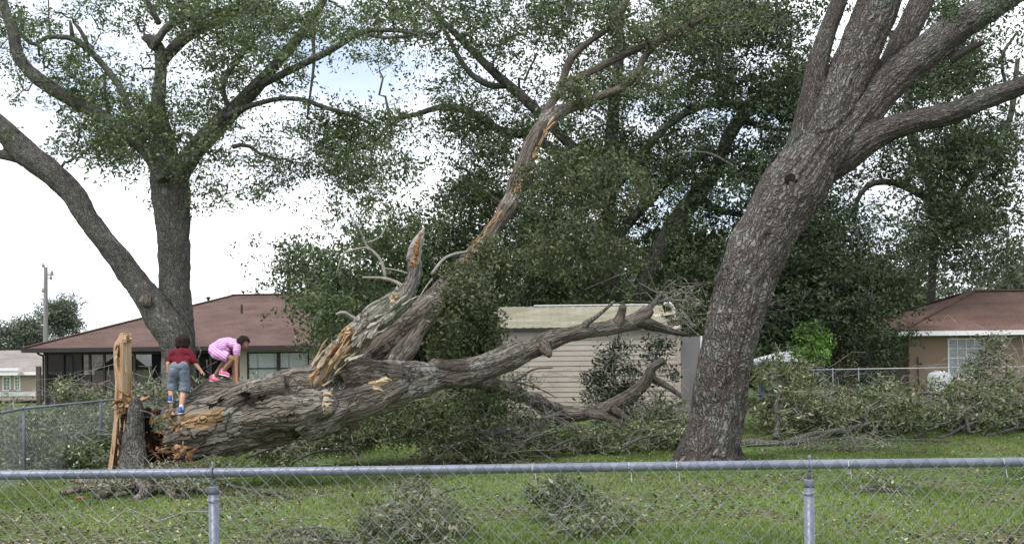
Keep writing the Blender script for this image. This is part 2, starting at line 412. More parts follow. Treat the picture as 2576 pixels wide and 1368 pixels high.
M['leaf_brush'] = leafmat('brush leaf', [(0, (.018,.028,.012)), (.3, (.055,.078,.034)), (.6, (.11,.142,.068)), (.85, (.22,.235,.15)), (1, (.46,.46,.38))])
M['leaf_bright'] = leafmat('bright green leaf', [(0, (.05,.11,.02)), (.5, (.15,.30,.06)), (1, (.34,.52,.17))])
M['leaf_glossy'] = leafmat('glossy dark leaf', [(0, (.007,.014,.006)), (.5, (.022,.042,.016)), (.85, (.055,.085,.035)), (1, (.18,.2,.14))], .35, .12, .5)
M['leaf_far'] = leafmat('far leaf', [(0, (.065,.085,.065)), (.5, (.12,.15,.11)), (1, (.22,.25,.20))])  # paler and greyer: distance haze put into the leaf colour
M['litter'] = leafmat('fallen leaf', [(0, (.03,.022,.014)), (.45, (.085,.066,.036)), (.8, (.18,.155,.09)), (1, (.42,.39,.29))], .7, .05)
M['blade'] = leafmat('grass blade', [(0, (.075,.11,.034)), (.4, (.18,.245,.078)), (.75, (.27,.34,.125)), (1, (.42,.39,.24))], .6, .3, .2)
def mk_ground():
    t = NT('lawn'); p = t.pos(); n = t.noise(p, .35, 5, .6); f = t.noise(p, 9, 5, .7); m = t.noise(p, 2.2, 5, .65)
    g = t.ramp(f, [(.3, (.05,.085,.022)), (.7, (.12,.19,.055))])
    d = t.ramp(f, [(.3, (.07,.06,.035)), (.7, (.19,.165,.10))])
    msk = t.math('ADD', t.math('MULTIPLY', n, .6), t.math('MULTIPLY', m, .4))
    col = t.mix(t.ramp(msk, [(.47, (0,)*3), (.60, (.85,)*3)]), g, d)
    return t.done(col, .95, .1, bump=t.bump(f, .6, .03))
M['lawn'] = mk_ground()
def rotten(name, stops, sc=(9, 9, 2.2), b=1.0):
    t = NT(name); tc = t.pos(); v = t.mapping(tc, sc); n = t.noise(v, 1.0, 7, .65, .6); f = t.noise(t.mapping(tc, (sc[0]*4, sc[1]*4, sc[2]*2)), 1, 4)
    col = t.ramp(n, stops); col = t.mix(.3, col, t.ramp(f, [(.3, stops[0][1]), (.7, stops[-1][1])]))
    return t.done(col, .92, .12, bump=t.bump(t.math('ADD', n, t.math('MULTIPLY', f, .4)), b, .04))
M['rot'] = rotten('rotten heartwood', [(.32, (.008,.006,.005)), (.5, (.035,.022,.015)), (.64, (.09,.045,.025)), (.75, (.22,.10,.04))], (6, 6, 3))
M['orange'] = rotten('torn orange wood', [(.3, (.05,.022,.012)), (.5, (.22,.105,.05)), (.7, (.50,.32,.17))], (16, 16, 5))
M['fresh'] = rotten('fresh split wood', [(.3, (.24,.12,.07)), (.5, (.43,.265,.165)), (.7, (.60,.44,.30))], (20, 20, .9), .8)
M['fresh_light'] = rotten('pale split wood', [(.3, (.26,.17,.09)), (.5, (.48,.36,.22)), (.7, (.62,.51,.35))], (20, 20, .9), .8)
M['greywood'] = rotten('weathered wood', [(.3, (.18,.155,.125)), (.5, (.34,.31,.27)), (.7, (.5,.47,.42))], (14, 14, 3), .7)
def galv():
    t = NT('galvanised steel'); n = t.noise(t.pos(), 30, 4); s = t.noise(t.pos(), 5, 4)
    col = t.ramp(s, [(.3, (.15,.165,.215)), (.7, (.215,.23,.29))])
    return t.done(col, t.math('ADD', .38, t.math('MULTIPLY', n, .2)), .5, .35, t.bump(n, .1, .002))
M['steel'] = galv()
M['wire'] = plain('galvanised wire', (.23,.25,.27), .55, .3, .3, .25, 3)
M['spangle'] = plain('bright cast fitting', (.40,.41,.45), .45, .5, .3, .1, 20)
def roof(name, c1, c2, c3, wd=.30, ht=.14):
    t = NT(name); uv = t.attr('ruv'); br = t.n('ShaderNodeTexBrick'); br.offset = .5
    br.inputs['Scale'].default_value = 1; br.inputs['Brick Width'].default_value = wd; br.inputs['Row Height'].default_value = ht
    br.inputs['Mortar Size'].default_value = .006; br.inputs['Bias'].default_value = 0
    br.inputs['Color1'].default_value = (*c1, 1); br.inputs['Color2'].default_value = (*c2, 1); br.inputs['Mortar'].default_value = (*c3, 1)
    t.l(uv, br.inputs['Vector']); n = t.noise(t.pos(), 1.2, 6, .7); f = t.noise(t.pos(), 25, 3)
    col = t.mix(t.ramp(n, [(.35, (0,)*3), (.65, (.45,)*3)]), br.outputs[0], tuple(x*1.3 for x in c2))
    col = t.mix(.4, col, t.ramp(f, [(.38, c3), (.62, tuple(x*1.6 for x in c2))])); st = t.noise(t.mapping(t.pos(), (.5, .5, 2.5)), 1.0, 5, .7); col = t.mix(t.ramp(st, [(.42, (0,)*3), (.62, (.55,)*3)]), col, tuple(x*.62 for x in c1))
    h = t.math('SUBTRACT', t.math('MULTIPLY', f, .3), br.outputs['Fac'])
    return t.done(col, .95, .1, bump=t.bump(h, .5, .01))
M['roof_red'] = roof('reddish brown shingles', (.108,.070,.061), (.145,.095,.083), (.058,.040,.036))
M['roof_brown'] = roof('russet shingles', (.14,.088,.073), (.185,.118,.098), (.075,.048,.04))
M['roof_grey'] = roof('grey shingles', (.22,.195,.18), (.28,.25,.23), (.15,.135,.125))
def stucco(name, c, sc=30):
    t = NT(name); n = t.noise(t.pos(), sc, 5); s = t.noise(t.pos(), .8, 5, .6)
    col = t.ramp(s, [(.3, tuple(x*.88 for x in c)), (.7, tuple(min(1, x*1.1) for x in c))])
    return t.done(col, .92, .15, bump=t.bump(n, .35, .01))
M['stucco_tan'] = stucco('tan stucco', (.27,.195,.14)); M['stucco_cream'] = stucco('cream stucco', (.42,.38,.32)); M['stucco_pink'] = stucco('pinkish stucco', (.46,.36,.31))
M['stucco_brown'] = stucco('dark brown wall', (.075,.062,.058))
M['white'] = plain('white trim paint', (.76,.76,.77), .5, .35, 0, .05, 4); M['dark_trim'] = plain('dark brown trim', (.035,.03,.03), .5, .3)
M['black'] = plain('black rubber', (.012,.012,.013), .6, .3)
def siding():
    t = NT('beige painted siding'); p = t.pos(); n = t.noise(t.mapping(p, (1, 1, 1.3)), 1.4, 6, .65); f = t.noise(t.mapping(p, (3, 3, 30)), 2, 4)
    col = t.ramp(n, [(.3, (.36,.315,.275)), (.55, (.42,.37,.325)), (.75, (.46,.41,.365))])
    return t.done(col, .65, .3, bump=t.bump(f, .06, .002))
M['siding'] = siding(); M['shed_trim'] = plain('cream corner trim', (.44,.38,.31), .6, .3, 0, .1, 5); M['door_grey'] = plain('grey door panel', (.17,.165,.17), .6, .3, 0, .08, 3)
def algae():
    t = NT('algae stained metal roof'); p = t.pos(); n = t.noise(t.mapping(p, (.8, 3, 3)), 1.6, 7, .65); s = t.noise(t.mapping(p, (9, 1, 1)), 1.2, 4)
    col = t.ramp(n, [(.28, (.19,.178,.125)), (.5, (.255,.24,.18)), (.72, (.35,.335,.27))])
    col = t.mix(t.ramp(s, [(.45, (0,)*3), (.7, (.35,)*3)]), col, (.20,.21,.12))
    return t.done(col, .75, .25, bump=t.bump(s, .2, .01))
M['shed_roof'] = algae()
M['room_shade'] = NT('window glass').done((.05,.06,.07), .08, .6)  # dark colour of the panel behind the panes, stands for room shade
def clearglass():
    t = NT('clear pane'); t.done((.55,.6,.62), .08, .6, alpha=.28); return t.m
M['pane'] = clearglass()
M['curtain'] = plain('white vertical blind', (.78,.80,.80), .8, .1, 0, .06, 3)
M['blind'] = plain('white slatted blind', (.62,.66,.72), .7, .2, 0, .05, 3)
def screenmat():
    t = NT('insect screen'); n = t.noise(t.pos(), 3, 3); t.done((.018,.018,.02), .8, .1, alpha=.55); return t.m
M['screen'] = screenmat()
M['soil_wood'] = rotten('old fence wood', [(.3, (.05,.04,.035)), (.5, (.10,.085,.07)), (.7, (.16,.14,.12))], (20, 20, 2), .5)
M['pole'] = rotten('pole timber', [(.3, (.16,.145,.15)), (.5, (.25,.23,.235)), (.7, (.33,.31,.31))], (12, 12, 1), .4)
M['tarp'] = plain('white canopy fabric', (.85,.86,.88), .6, .3, 0, .03, 3); M['blue'] = plain('faded blue plastic', (.16,.24,.42), .5, .4)
M['plastic_white'] = plain('white moulded plastic', (.62,.64,.70), .45, .4, 0, .05, 3)
# skin and cloth
def skin(name, c):
    t = NT(name); n = t.noise(t.pos(), 25, 4); col = t.ramp(n, [(.3, tuple(x*.9 for x in c)), (.7, tuple(x*1.08 for x in c))])
    t.done(col, .55, .35); t.p.inputs['Subsurface Weight'].default_value = .08; t.p.inputs['Subsurface Radius'].default_value = (.01, .004, .002); return t.m
M['skin_boy'] = skin('light skin', (.52,.30,.20)); M['skin_girl'] = skin('tanned skin', (.30,.155,.10))
def cloth(name, c, wr=9, b=.5):
    t = NT(name); n = t.noise(t.pos(), wr, 4, .6); f = t.noise(t.pos(), 350, 2)
    col = t.ramp(n, [(.3, tuple(x*.85 for x in c)), (.7, tuple(min(1, x*1.1) for x in c))])
    return t.done(col, .9, .1, bump=t.bump(t.math('ADD', n, t.math('MULTIPLY', f, .04)), b, .03))
M['maroon'] = cloth('maroon cotton', (.13,.017,.025)); M['greyblue'] = cloth('grey blue shorts cloth', (.17,.195,.25))
def striped():
    t = NT('pink striped cotton'); v = t.attr('st'); w = t.n('ShaderNodeTexWave', wave_type='BANDS', bands_direction='X', i_Scale=3.2, i_Distortion=5.0, i_Detail=2.0)
    t.l(v, w.inputs['Vector']); n = t.noise(t.pos(), 10, 4)
    col = t.ramp(w.outputs['Fac'], [(.15, (.46,.20,.48)), (.45, (.70,.36,.66)), (.85, (.80,.47,.74))])
    return t.done(col, .9, .1, bump=t.bump(n, .5, .03))
M['pinkstripe'] = striped()
M['hair'] = rotten('dark brown hair', [(.3, (.012,.008,.007)), (.5, (.03,.019,.016)), (.7, (.06,.038,.032))], (60, 60, 8), .5)
M['hair_black'] = rotten('black brown hair', [(.3, (.008,.007,.007)), (.5, (.018,.014,.013)), (.7, (.035,.028,.025))], (60, 60, 8), .5)
M['shoe_blue'] = plain('royal blue shoe', (.04,.09,.34), .55, .4, 0, .2, 40); M['shoe_pink'] = plain('hot pink shoe', (.85,.12,.34), .55, .4, 0, .15, 40)
M['sole'] = plain('white rubber sole', (.72,.72,.74), .6, .3); M['grey_sole'] = plain('grey rubber sole', (.10,.10,.11), .6, .3); M['sock'] = cloth('white sock', (.7,.7,.7))
M['eye'] = plain('eye white', (.7,.7,.7), .3, .5); M['lip'] = plain('lip', (.35,.11,.09), .5, .3)
M['cavity'] = rotten('dark cavity', [(.3, (.006,.005,.004)), (.55, (.018,.013,.010)), (.75, (.05,.032,.022))], (8, 8, 8))  # near-black: shade painted into the trunk hollows, also colours knot and rotten lumps
M['pale_twig'] = bark('pale twig', (.10,.09,.08), (.20,.185,.165), (.32,.30,.275), (.38,.38,.35), .5, 30, .3, .4, .01)
# ------------------------------------------------------------------ ground, far treeline
def build_ground():
    xs = np.unique(np.concatenate([np.linspace(-900, -60, 15), np.linspace(-60, -16, 45), np.linspace(-16, 16, 161), np.linspace(16, 60, 40), np.linspace(60, 900, 15)]))
    ys = np.unique(np.concatenate([np.linspace(-40, 4, 12), np.linspace(4, 30, 131), np.linspace(30, 90, 61), np.linspace(90, 1500, 20)]))
    X, Y = np.meshgrid(xs, ys); Z = ground(X, Y); bump = (fbm(np.stack([X*2.2, Y*2.2, 0*X], -1), 3, 4)-.5)*.07; Z = Z+bump*smooth(6, 9, Y)*(1-smooth(60, 90, Y))
    n, m = X.shape; i = (np.arange(n-1)*m)[:, None]; j = np.arange(m-1)[None]
    Q = np.stack([i+j, i+j+1, i+m+j+1, i+m+j], -1).reshape(-1, 4)
    place('ground', mesh_np('ground', np.stack([X, Y, Z], -1).reshape(-1, 3), Q, None, M['lawn'], smooth_shade=True), kind='structure')
build_ground()
def gz(x, y): return ground(x, y)+(fbm(np.stack([np.asarray(x)*2.2, np.asarray(y)*2.2, 0*np.asarray(x)], -1), 3, 4)-.5)*.07*smooth(6, 9, y)

def patches(x, y):
    p = np.stack([x*.55, y*.55, 0*x], -1); return fbm(p, 4, 31)
def build_grass():
    g = np.random.default_rng(3); N = 380000
    y = 9.6+(27.5-9.6)*g.uniform(0, 1, N)**1.45; x = (g.uniform(-1, 1, N))*(y*.5+.9)
    pt = patches(x, y); keep = g.uniform(0, 1, N) < np.clip(1.0-smooth(.46, .62, pt)*.86, 0, 1)
    x, y, pt = x[keep], y[keep], pt[keep]; n = len(x); z = gz(x, y)-.005
    h = g.uniform(.022, .06, n)*(1-.35*smooth(.45, .6, pt)); w = g.uniform(.005, .010, n)*(.75+y/22)
    th = g.uniform(0, 2*np.pi, n); ln = g.uniform(.1, .9, n)*h; a = g.uniform(0, 2*np.pi, n)
    b = np.stack([x, y, z], -1); s = np.stack([np.cos(th), np.sin(th), 0*th], -1)*w[:, None]
    tip = b+np.stack([np.cos(a)*ln, np.sin(a)*ln, h], -1)
    V = np.stack([b-s, b+s, tip], 1).reshape(-1, 3)
    big = fbm(np.stack([x*.25, y*.25, 0*x], -1), 3, 77)
    col = np.clip(.42+(big-.5)*1.1+(pt-.5)*1.0+g.normal(size=n)*.16, 0, 1)
    place('grass', mesh_np('grass', V, None, np.arange(n*3).reshape(-1, 3), M['blade'], {'lv': np.repeat(col, 3)}), kind='stuff',
          label='mown green lawn grass between the fence and the fallen tree')
build_grass()
def build_litter():
    g = np.random.default_rng(4); N = 46000
    y = 9.6+(25-9.6)*g.uniform(0, 1, N)**1.3; x = g.uniform(-1, 1, N)*(y*.5+.6)
    pt = patches(x, y)+g.normal(size=N)*.05
    near = np.exp(-((x+5.2)**2/4+(y-16)**2/5))+np.exp(-((x-.2)**2/9+(y-19.5)**2/9))
    keep = g.uniform(0, 1, N) < smooth(.46, .64, pt)*.85+.05+.45*near
    x, y = x[keep], y[keep]; n = len(x); C = np.stack([x, y, gz(x, y)+g.uniform(.008, .045, n)], -1)
    D = unit(np.stack([g.normal(size=n), g.normal(size=n), g.normal(size=n)*.25], -1))
    L = g.uniform(.035, .085, n); s = unit(np.cross(D, [0, 0, 1])); nn = np.array([0, 0, 1.0])
    a = C-D*L[:, None]*.5; c = C+D*L[:, None]*.5; w = (L*g.uniform(.2, .3, n))[:, None]; up = g.uniform(0, .015, n)[:, None]*nn
    V = np.stack([a, C+s*w+up, c, C-s*w+up], 1).reshape(-1, 3)
    place('fallen_leaves', mesh_np('fallen_leaves', V, np.arange(n*4).reshape(-1, 4), None, M['litter'], {'lv': np.repeat(np.clip(g.normal(.5, .28, n), 0, 1), 4)}),
          kind='stuff', label='dry tan leaves littering the lawn')
    # short twigs strewn about
    N = 1500; y = 9.8+15*g.uniform(0, 1, N)**1.4; x = g.uniform(-1, 1, N)*(y*.5+.4); A = np.stack([x, y, gz(x, y)+.02], -1)
    th = g.uniform(0, 2*np.pi, N); l = g.uniform(.08, .4, N); B = A+np.stack([np.cos(th)*l, np.sin(th)*l, g.uniform(-.01, .05, N)], -1); B[:, 2] = gz(B[:, 0], B[:, 1])+.02
    V, Q, _ = twigs(A, B, g.uniform(.003, .008, N), .002*np.ones(N), 4, 3, .07, 0, 9)
    place('twig_litter', mesh_np('twig_litter', V, Q, None, M['twig'], {'bk': V}), kind='stuff', label='small grey twigs strewn on the grass')
build_litter()

# ------------------------------------------------------------------ houses
def roofmesh(faces):
    """faces: lists of 3 or 4 world points; the first edge is the eave -> mesh arrays with a roof coordinate"""
    V = []; Q = []; T = []; UV = []
    for f in faces:
        f = [np.array(p, float) for p in f]; k = len(V); e = f[1]-f[0]; e /= np.linalg.norm(e); nrm = np.cross(e, f[-1]-f[0]); nrm /= np.linalg.norm(nrm); up = np.cross(nrm, e)
        for p in f: V.append(p); UV.append(((p-f[0]) @ e, (p-f[0]) @ up, 0))
        (Q if len(f) == 4 else T).append(tuple(range(k, k+len(f))))
    return V, Q, T, UV
def hip_roof(x0, x1, y0, y1, ze, zr, mat, name='roof', parent=None, label=None):
    d = (y1-y0)/2; ym = (y0+y1)/2; A, B, C, D = (x0, y0, ze), (x1, y0, ze), (x1, y1, ze), (x0, y1, ze); R1, R2 = (x0+d, ym, zr), (x1-d, ym, zr)
    V, Q, T, UV = roofmesh([(A, B, R2, R1), (B, C, R2), (C, D, R1, R2), (D, A, R1)])
    # underside
    k = len(V); V += [(x0, y0, ze-.02), (x1, y0, ze-.02), (x1, y1, ze-.02), (x0, y1, ze-.02)]; UV += [(0, 0, 0)]*4; Q.append((k+3, k+2, k+1, k))
    r = place(name, mesh_np(name, V, Q, T, mat, {'ruv': np.array(UV)}), parent)
    # hip and ridge caps
    mb = MB(); up = np.array([0, 0, .03])
    for p, q in ((A, R1), (B, R2), (C, R2), (D, R1), (R1, R2)): mb.beam(np.array(p)+up, np.array(q)+up, .26, .05)
    V, Q, T = mb.arrays(); place('ridge_cap', mesh_np('ridge_cap', V, Q, T, mat, {'ruv': V*[1, 1, 1]}), r)
    return r
def fascia(x0, x1, y0, y1, z, h, mat, parent, t=.06):
    mb = MB(); mb.box((x0-t, y0-t, z-h), (x1+t, y0, z)); mb.box((x0-t, y1, z-h), (x1+t, y1+t, z)); mb.box((x0-t, y0+.002, z-h), (x0, y1-.002, z)); mb.box((x1, y0+.002, z-h), (x1+t, y1-.002, z))
    return place('fascia', mb.mesh('fascia', mat), parent)
def bx(name, a, b, mat, parent, label=None): return place(name, MB().box(a, b).mesh(name, mat), parent, label)
def window(x0, x1, z0, z1, y, parent, cols=1, rows=(1, 1), frame=None, fw=.05, blind='slats', mut=.018):
    """sash window facing the camera with its face at y"""
    fr = frame or M['white']; mb = MB()
    mb.box((x0, y-.04, z0), (x0+fw, y+.03, z1)); mb.box((x1-fw, y-.04, z0), (x1, y+.03, z1)); mb.box((x0+fw, y-.04, z1-fw), (x1-fw, y+.03, z1)); mb.box((x0+fw, y-.05, z0), (x1-fw, y+.03, z0+fw))
    w = place('window', mb.mesh('window', fr), parent)
    zm = (z0+z1)/2; m = MB().box((x0+fw, y-.03, zm-.025), (x1-fw, y+.02, zm+.025)); place('meeting_rail', m.mesh('meeting_rail', fr), w)
    for (a, b, n) in ((z0+fw, zm-.025, rows[1]), (zm+.025, z1-fw, rows[0])):
        X = np.linspace(x0+fw, x1-fw, cols+1); Z = np.linspace(a, b, n+1)
        for i in range(cols):
            for j in range(n): place('pane', MB().box((X[i]+mut/2, y+.002, Z[j]+mut/2), (X[i+1]-mut/2, y+.008, Z[j+1]-mut/2)).mesh('pane', M['pane']), w)
        mu = MB()
        for i in range(1, cols): mu.box((X[i]-mut/2, y-.012, a), (X[i]+mut/2, y+.012, b))
        for j in range(1, n): mu.box((x0+fw, y-.010, Z[j]-mut/2), (x1-fw, y+.010, Z[j]+mut/2))
        if mu.n: place('muntin', mu.mesh('muntin', fr), w)
    if blind == 'slats':
        b = MB(); n = int((z1-z0-2*fw)/.05)
        for k in range(n): b.beam((x0+fw, y+.06, z0+fw+.03+k*.05), (x1-fw, y+.06, z0+fw+.03+k*.05), .045, .004, up=(0, .5, .87))
        place('blind', b.mesh('blind', M['blind']), w)
    elif blind == 'vertical':
        b = MB(); n = int((x1-x0-2*fw)/.085)
        for k in range(n):
            if k % 9 == 4: continue
            b.beam((x0+fw+.045+k*.085, y+.08, z0+fw), (x0+fw+.045+k*.085, y+.08, z1-fw), .08, .004, up=(math.sin(.4+.15*math.sin(k*1.7)), -math.cos(.5), 0))
        place('blind', b.mesh('blind', M['curtain']), w)
    place('room_shade_panel', MB().box((x0+fw*.5, y+.16, z0+fw*.5), (x1-fw*.5, y+.18, z1-fw*.5)).mesh('room_shade_panel', M['room_shade']), w)  # flat dark panel, shade of the unlit room put into its colour
    return w
def wall_with_holes(x0, x1, z0, z1, y, t, holes, mat, parent, name='wall'):
    mb = MB(); xs = sorted({x0, x1, *[h[0] for h in holes], *[h[1] for h in holes]}); zs = sorted({z0, z1, *[h[2] for h in holes], *[h[3] for h in holes]})
    for a, b in zip(xs, xs[1:]):
        zz = z0
        col = sorted([h for h in holes if h[0] <= a and h[1] >= b], key=lambda h: h[2])
        for h in col:
            mb.box((a, y, zz), (b, y+t, h[2])); zz = h[3]
        mb.box((a, y, zz), (b, y+t, z1))
    return place(name, mb.mesh(name, mat), parent)

def left_house():
    Y = 46.0; q = lambda u, v, y=Y: P(u, v, y)
    zb = -.15; ze = float(q(400, 872, 45.4)[2]); xl = float(q(58, 872, 45.4)[0]); zr = float(q(590, 743, 53.0)[2])
    h = thing('brown_roofed_house', 'low house with reddish brown hip roof and dark screened porch behind the upright oak', 'house', (-13, 46, zb))
    x1 = -2.5
    r = hip_roof(xl, x1, 45.4, 60.2, ze, zr, M['roof_red'], parent=h)
    fascia(xl, x1, 45.4, 60.2, ze, .19, M['dark_trim'], h)
    # roof vents
    vp = q(608, 778, 48.5); MBv = MB().tube([vp+[0, 0, -.2], vp+[0, 0, .22]], .05, 8); place('roof_vent', MBv.mesh('roof_vent', M['dark_trim']), r)
    vp = q(524, 752, 52.8); m = MB().tube([vp+[0, 0, -.4], vp+[0, 0, .0]], .06, 8); m.add(*ball(vp+[0, 0, .05], .13, 10, (1, 1, .6))); place('roof_vent', m.mesh('roof_vent', M['dark_trim']), r)
    xa = float(q(113, 950)[0]); xp = float(q(600, 950)[0]); zt = ze-.19
    # porch: posts, screens, kickplate; dark back wall
    posts = [116, 181, 226, 262, 336, 540, 600]
    for u in (116, 180, 226, 262, 338, 530, 600):
        x = float(q(u, 950)[0]); bx('porch_post', (x-.05, Y, zb), (x+.05, Y+.1, zt), M['dark_trim'] if u < 300 else M['soil_wood'], h)
    us = (116, 180, 226, 262, 338, 530, 600)
    for a, b in zip(us, us[1:]):
        xa_, xb_ = float(q(a, 950)[0])+.05, float(q(b, 950)[0])-.05
        bx('screen', (xa_, Y+.045, zb+.55), (xb_, Y+.05, zt), M['screen'], h); bx('kickplate', (xa_, Y+.03, zb), (xb_, Y+.07, zb+.5), M['dark_trim'], h); bx('screen_rail', (xa_, Y+.01, zb+.5), (xb_, Y+.09, zb+.55), M['dark_trim'], h)
    bx('porch_beam', (xa-.06, Y-.003, zt-.12), (xp, Y+.11, zt-.001), M['dark_trim'], h)
    xb2 = float(q(330, 950)[0])
    bx('screen', (xa, Y+.12, zb+.55), (xa+.005, Y+4, zt), M['screen'], h)
    for yy in (Y+2, Y+4): bx('porch_post', (xa-.03, yy, zb), (xa+.05, yy+.08, zt), M['dark_trim'], h)
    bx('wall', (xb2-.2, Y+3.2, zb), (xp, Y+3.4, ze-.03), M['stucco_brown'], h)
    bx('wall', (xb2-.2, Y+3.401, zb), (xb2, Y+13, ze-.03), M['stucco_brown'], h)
    xs_ = float(q(330, 950)[0]); window(xs_+.9, xs_+1.7, zb+.9, zb+2.1, Y+3.16, h, 1, (1, 1), M['dark_trim'], blind=None)
    xs_ = float(q(465, 950)[0]); window(xs_-.5, xs_+.5, zb+.9, zb+2.1, Y+3.16, h, 1, (1, 1), M['dark_trim'], blind=None)
    # cream wall with double window
    w0, w1, wm = float(q(621, 920)[0]), float(q(778, 920)[0]), float(q(700, 920)[0]); wz0, wz1 = float(q(700, 968)[2]), float(q(700, 884)[2])
    wall_with_holes(xp, x1-.5, zb, ze-.03, Y, .2, [(w0, w1, wz0, wz1)], M['stucco_cream'], h)
    for a, b in ((w0, wm-.002), (wm+.002, w1)): window(a, b, wz0, wz1, Y+.06, h, 1, (1, 1), M['dark_trim'], .07, 'vertical')
    # downspout
    g = MB(); pts = spline(np.array([q(92, 880, 45.45), q(93, 885, 45.5), q(97, 890, 45.7), q(106, 894, 45.9), q(109, 899, 45.93), q(109, 940, 45.93), q(109, 1010, 45.93)]), K=40); g.tube(pts, .045, 8)
    place('downspout', g.mesh('downspout', M['dark_trim']), h)
left_house()

def far_house():
    Y = 78.0; q = lambda u, v, y=Y: P(u, v, y)
    zb = float(q(30, 1006)[2]); h = thing('pinkish_house', 'distant pinkish house with grey roof and white framed windows', 'house', (-36, 78, zb))
    ze = float(q(30, 936)[2]); zr = float(q(30, 881, 84)[2]); x0 = -60.; x1 = float(q(245, 936)[0])
    d = 6.; V, Q, T, UV = roofmesh([((x0, Y-.5, ze), (x1, Y-.5, ze), (x1, Y+5.5, zr), (x0, Y+5.5, zr)), ((x1, Y+11.5, ze), (x0, Y+11.5, ze), (x0, Y+5.5, zr), (x1, Y+5.5, zr))])
    place('roof', mesh_np('roof', V, Q, T, M['roof_grey'], {'ruv': np.array(UV)}), h)
    bx('eave_trim', (x0, Y-.55, ze-.22), (x1, Y-.502, ze+.02), M['white'], h)
    zband0, zband1 = float(q(30, 996)[2]), float(q(30, 985)[2])
    wins = [(6, 28), (35, 52)]; hs = []
    for a, b in wins: hs.append((float(q(a, 960)[0]), float(q(b, 960)[0]), float(q(20, 983)[2]), float(q(20, 945)[2])))
    wall_with_holes(x0, x1-.5, zb, ze-.02, Y, .25, hs, M['stucco_pink'], h)
    bx('gable_wall', (x1-.75, Y+.252, zb), (x1-.5, Y+11, ze-.02), M['stucco_pink'], h)
    bx('trim_band', (x0, Y-.06, zband0), (x1-.49, Y-.003, zband1), M['white'], h)
    for k in hs: window(*k, Y+.0, h, 2, (2, 2), M['white'], .12, None, .05)
    a = q(-40, 944); b = q(60, 936); bx('window_hood', (a[0], Y-1.0, a[2]-.0), (b[0], Y-.06, a[2]+.25), M['white'], h)
    a = q(-40, 934); b = q(64, 930); bx('roof_ledge', (a[0], Y-1.1, a[2]+.05), (b[0], Y-.6, a[2]+.25), M['white'], h)
far_house()

def right_house():
    Y = 34.0; q = lambda u, v, y=Y: P(u, v, y)
    zb = -.12; ze = float(q(2300, 833, 33.5)[2]); xl = float(q(2262, 838, 33.5)[0]); h = thing('tan_house', 'tan stucco house with russet hip roof and white fascia at the right', 'house', (17, 34, zb))
    d = 4.35; zr = float(q(2435, 733, 33.5+d)[2]); x1 = xl+15
    hip_roof(xl, x1, 33.5, 33.5+2*d, ze, zr, M['roof_brown'], parent=h)
    fascia(xl, x1, 33.5, 33.5+2*d, ze, .15, M['white'], h)
    w0, w1 = float(q(2384, 900)[0]), float(q(2478, 900)[0]); wz0, wz1 = float(q(2400, 950)[2]), float(q(2400, 851)[2])
    wall_with_holes(xl+.5, x1-.5, zb, ze-.03, Y, .2, [(w0, w1, wz0, wz1)], M['stucco_tan'], h)
    bx('side_wall', (xl+.5, Y+.202, zb), (xl+.7, Y+7.8, ze-.03), M['stucco_tan'], h)
    window(w0, w1, wz0, wz1, Y+.02, h, 4, (2, 2), M['white'], .05, 'slats', .022)
    p = q(2310, 950, 33.95); t = MB().tube([p+[0, 0, -.6], p+[0, 0, .7]], .018, 6); t.tube([p+[0, 0, .45], p+[.12, -.02, .45]], .03, 6); place('hose_pipe', t.mesh('hose_pipe', M['dark_trim']), h)
right_house()

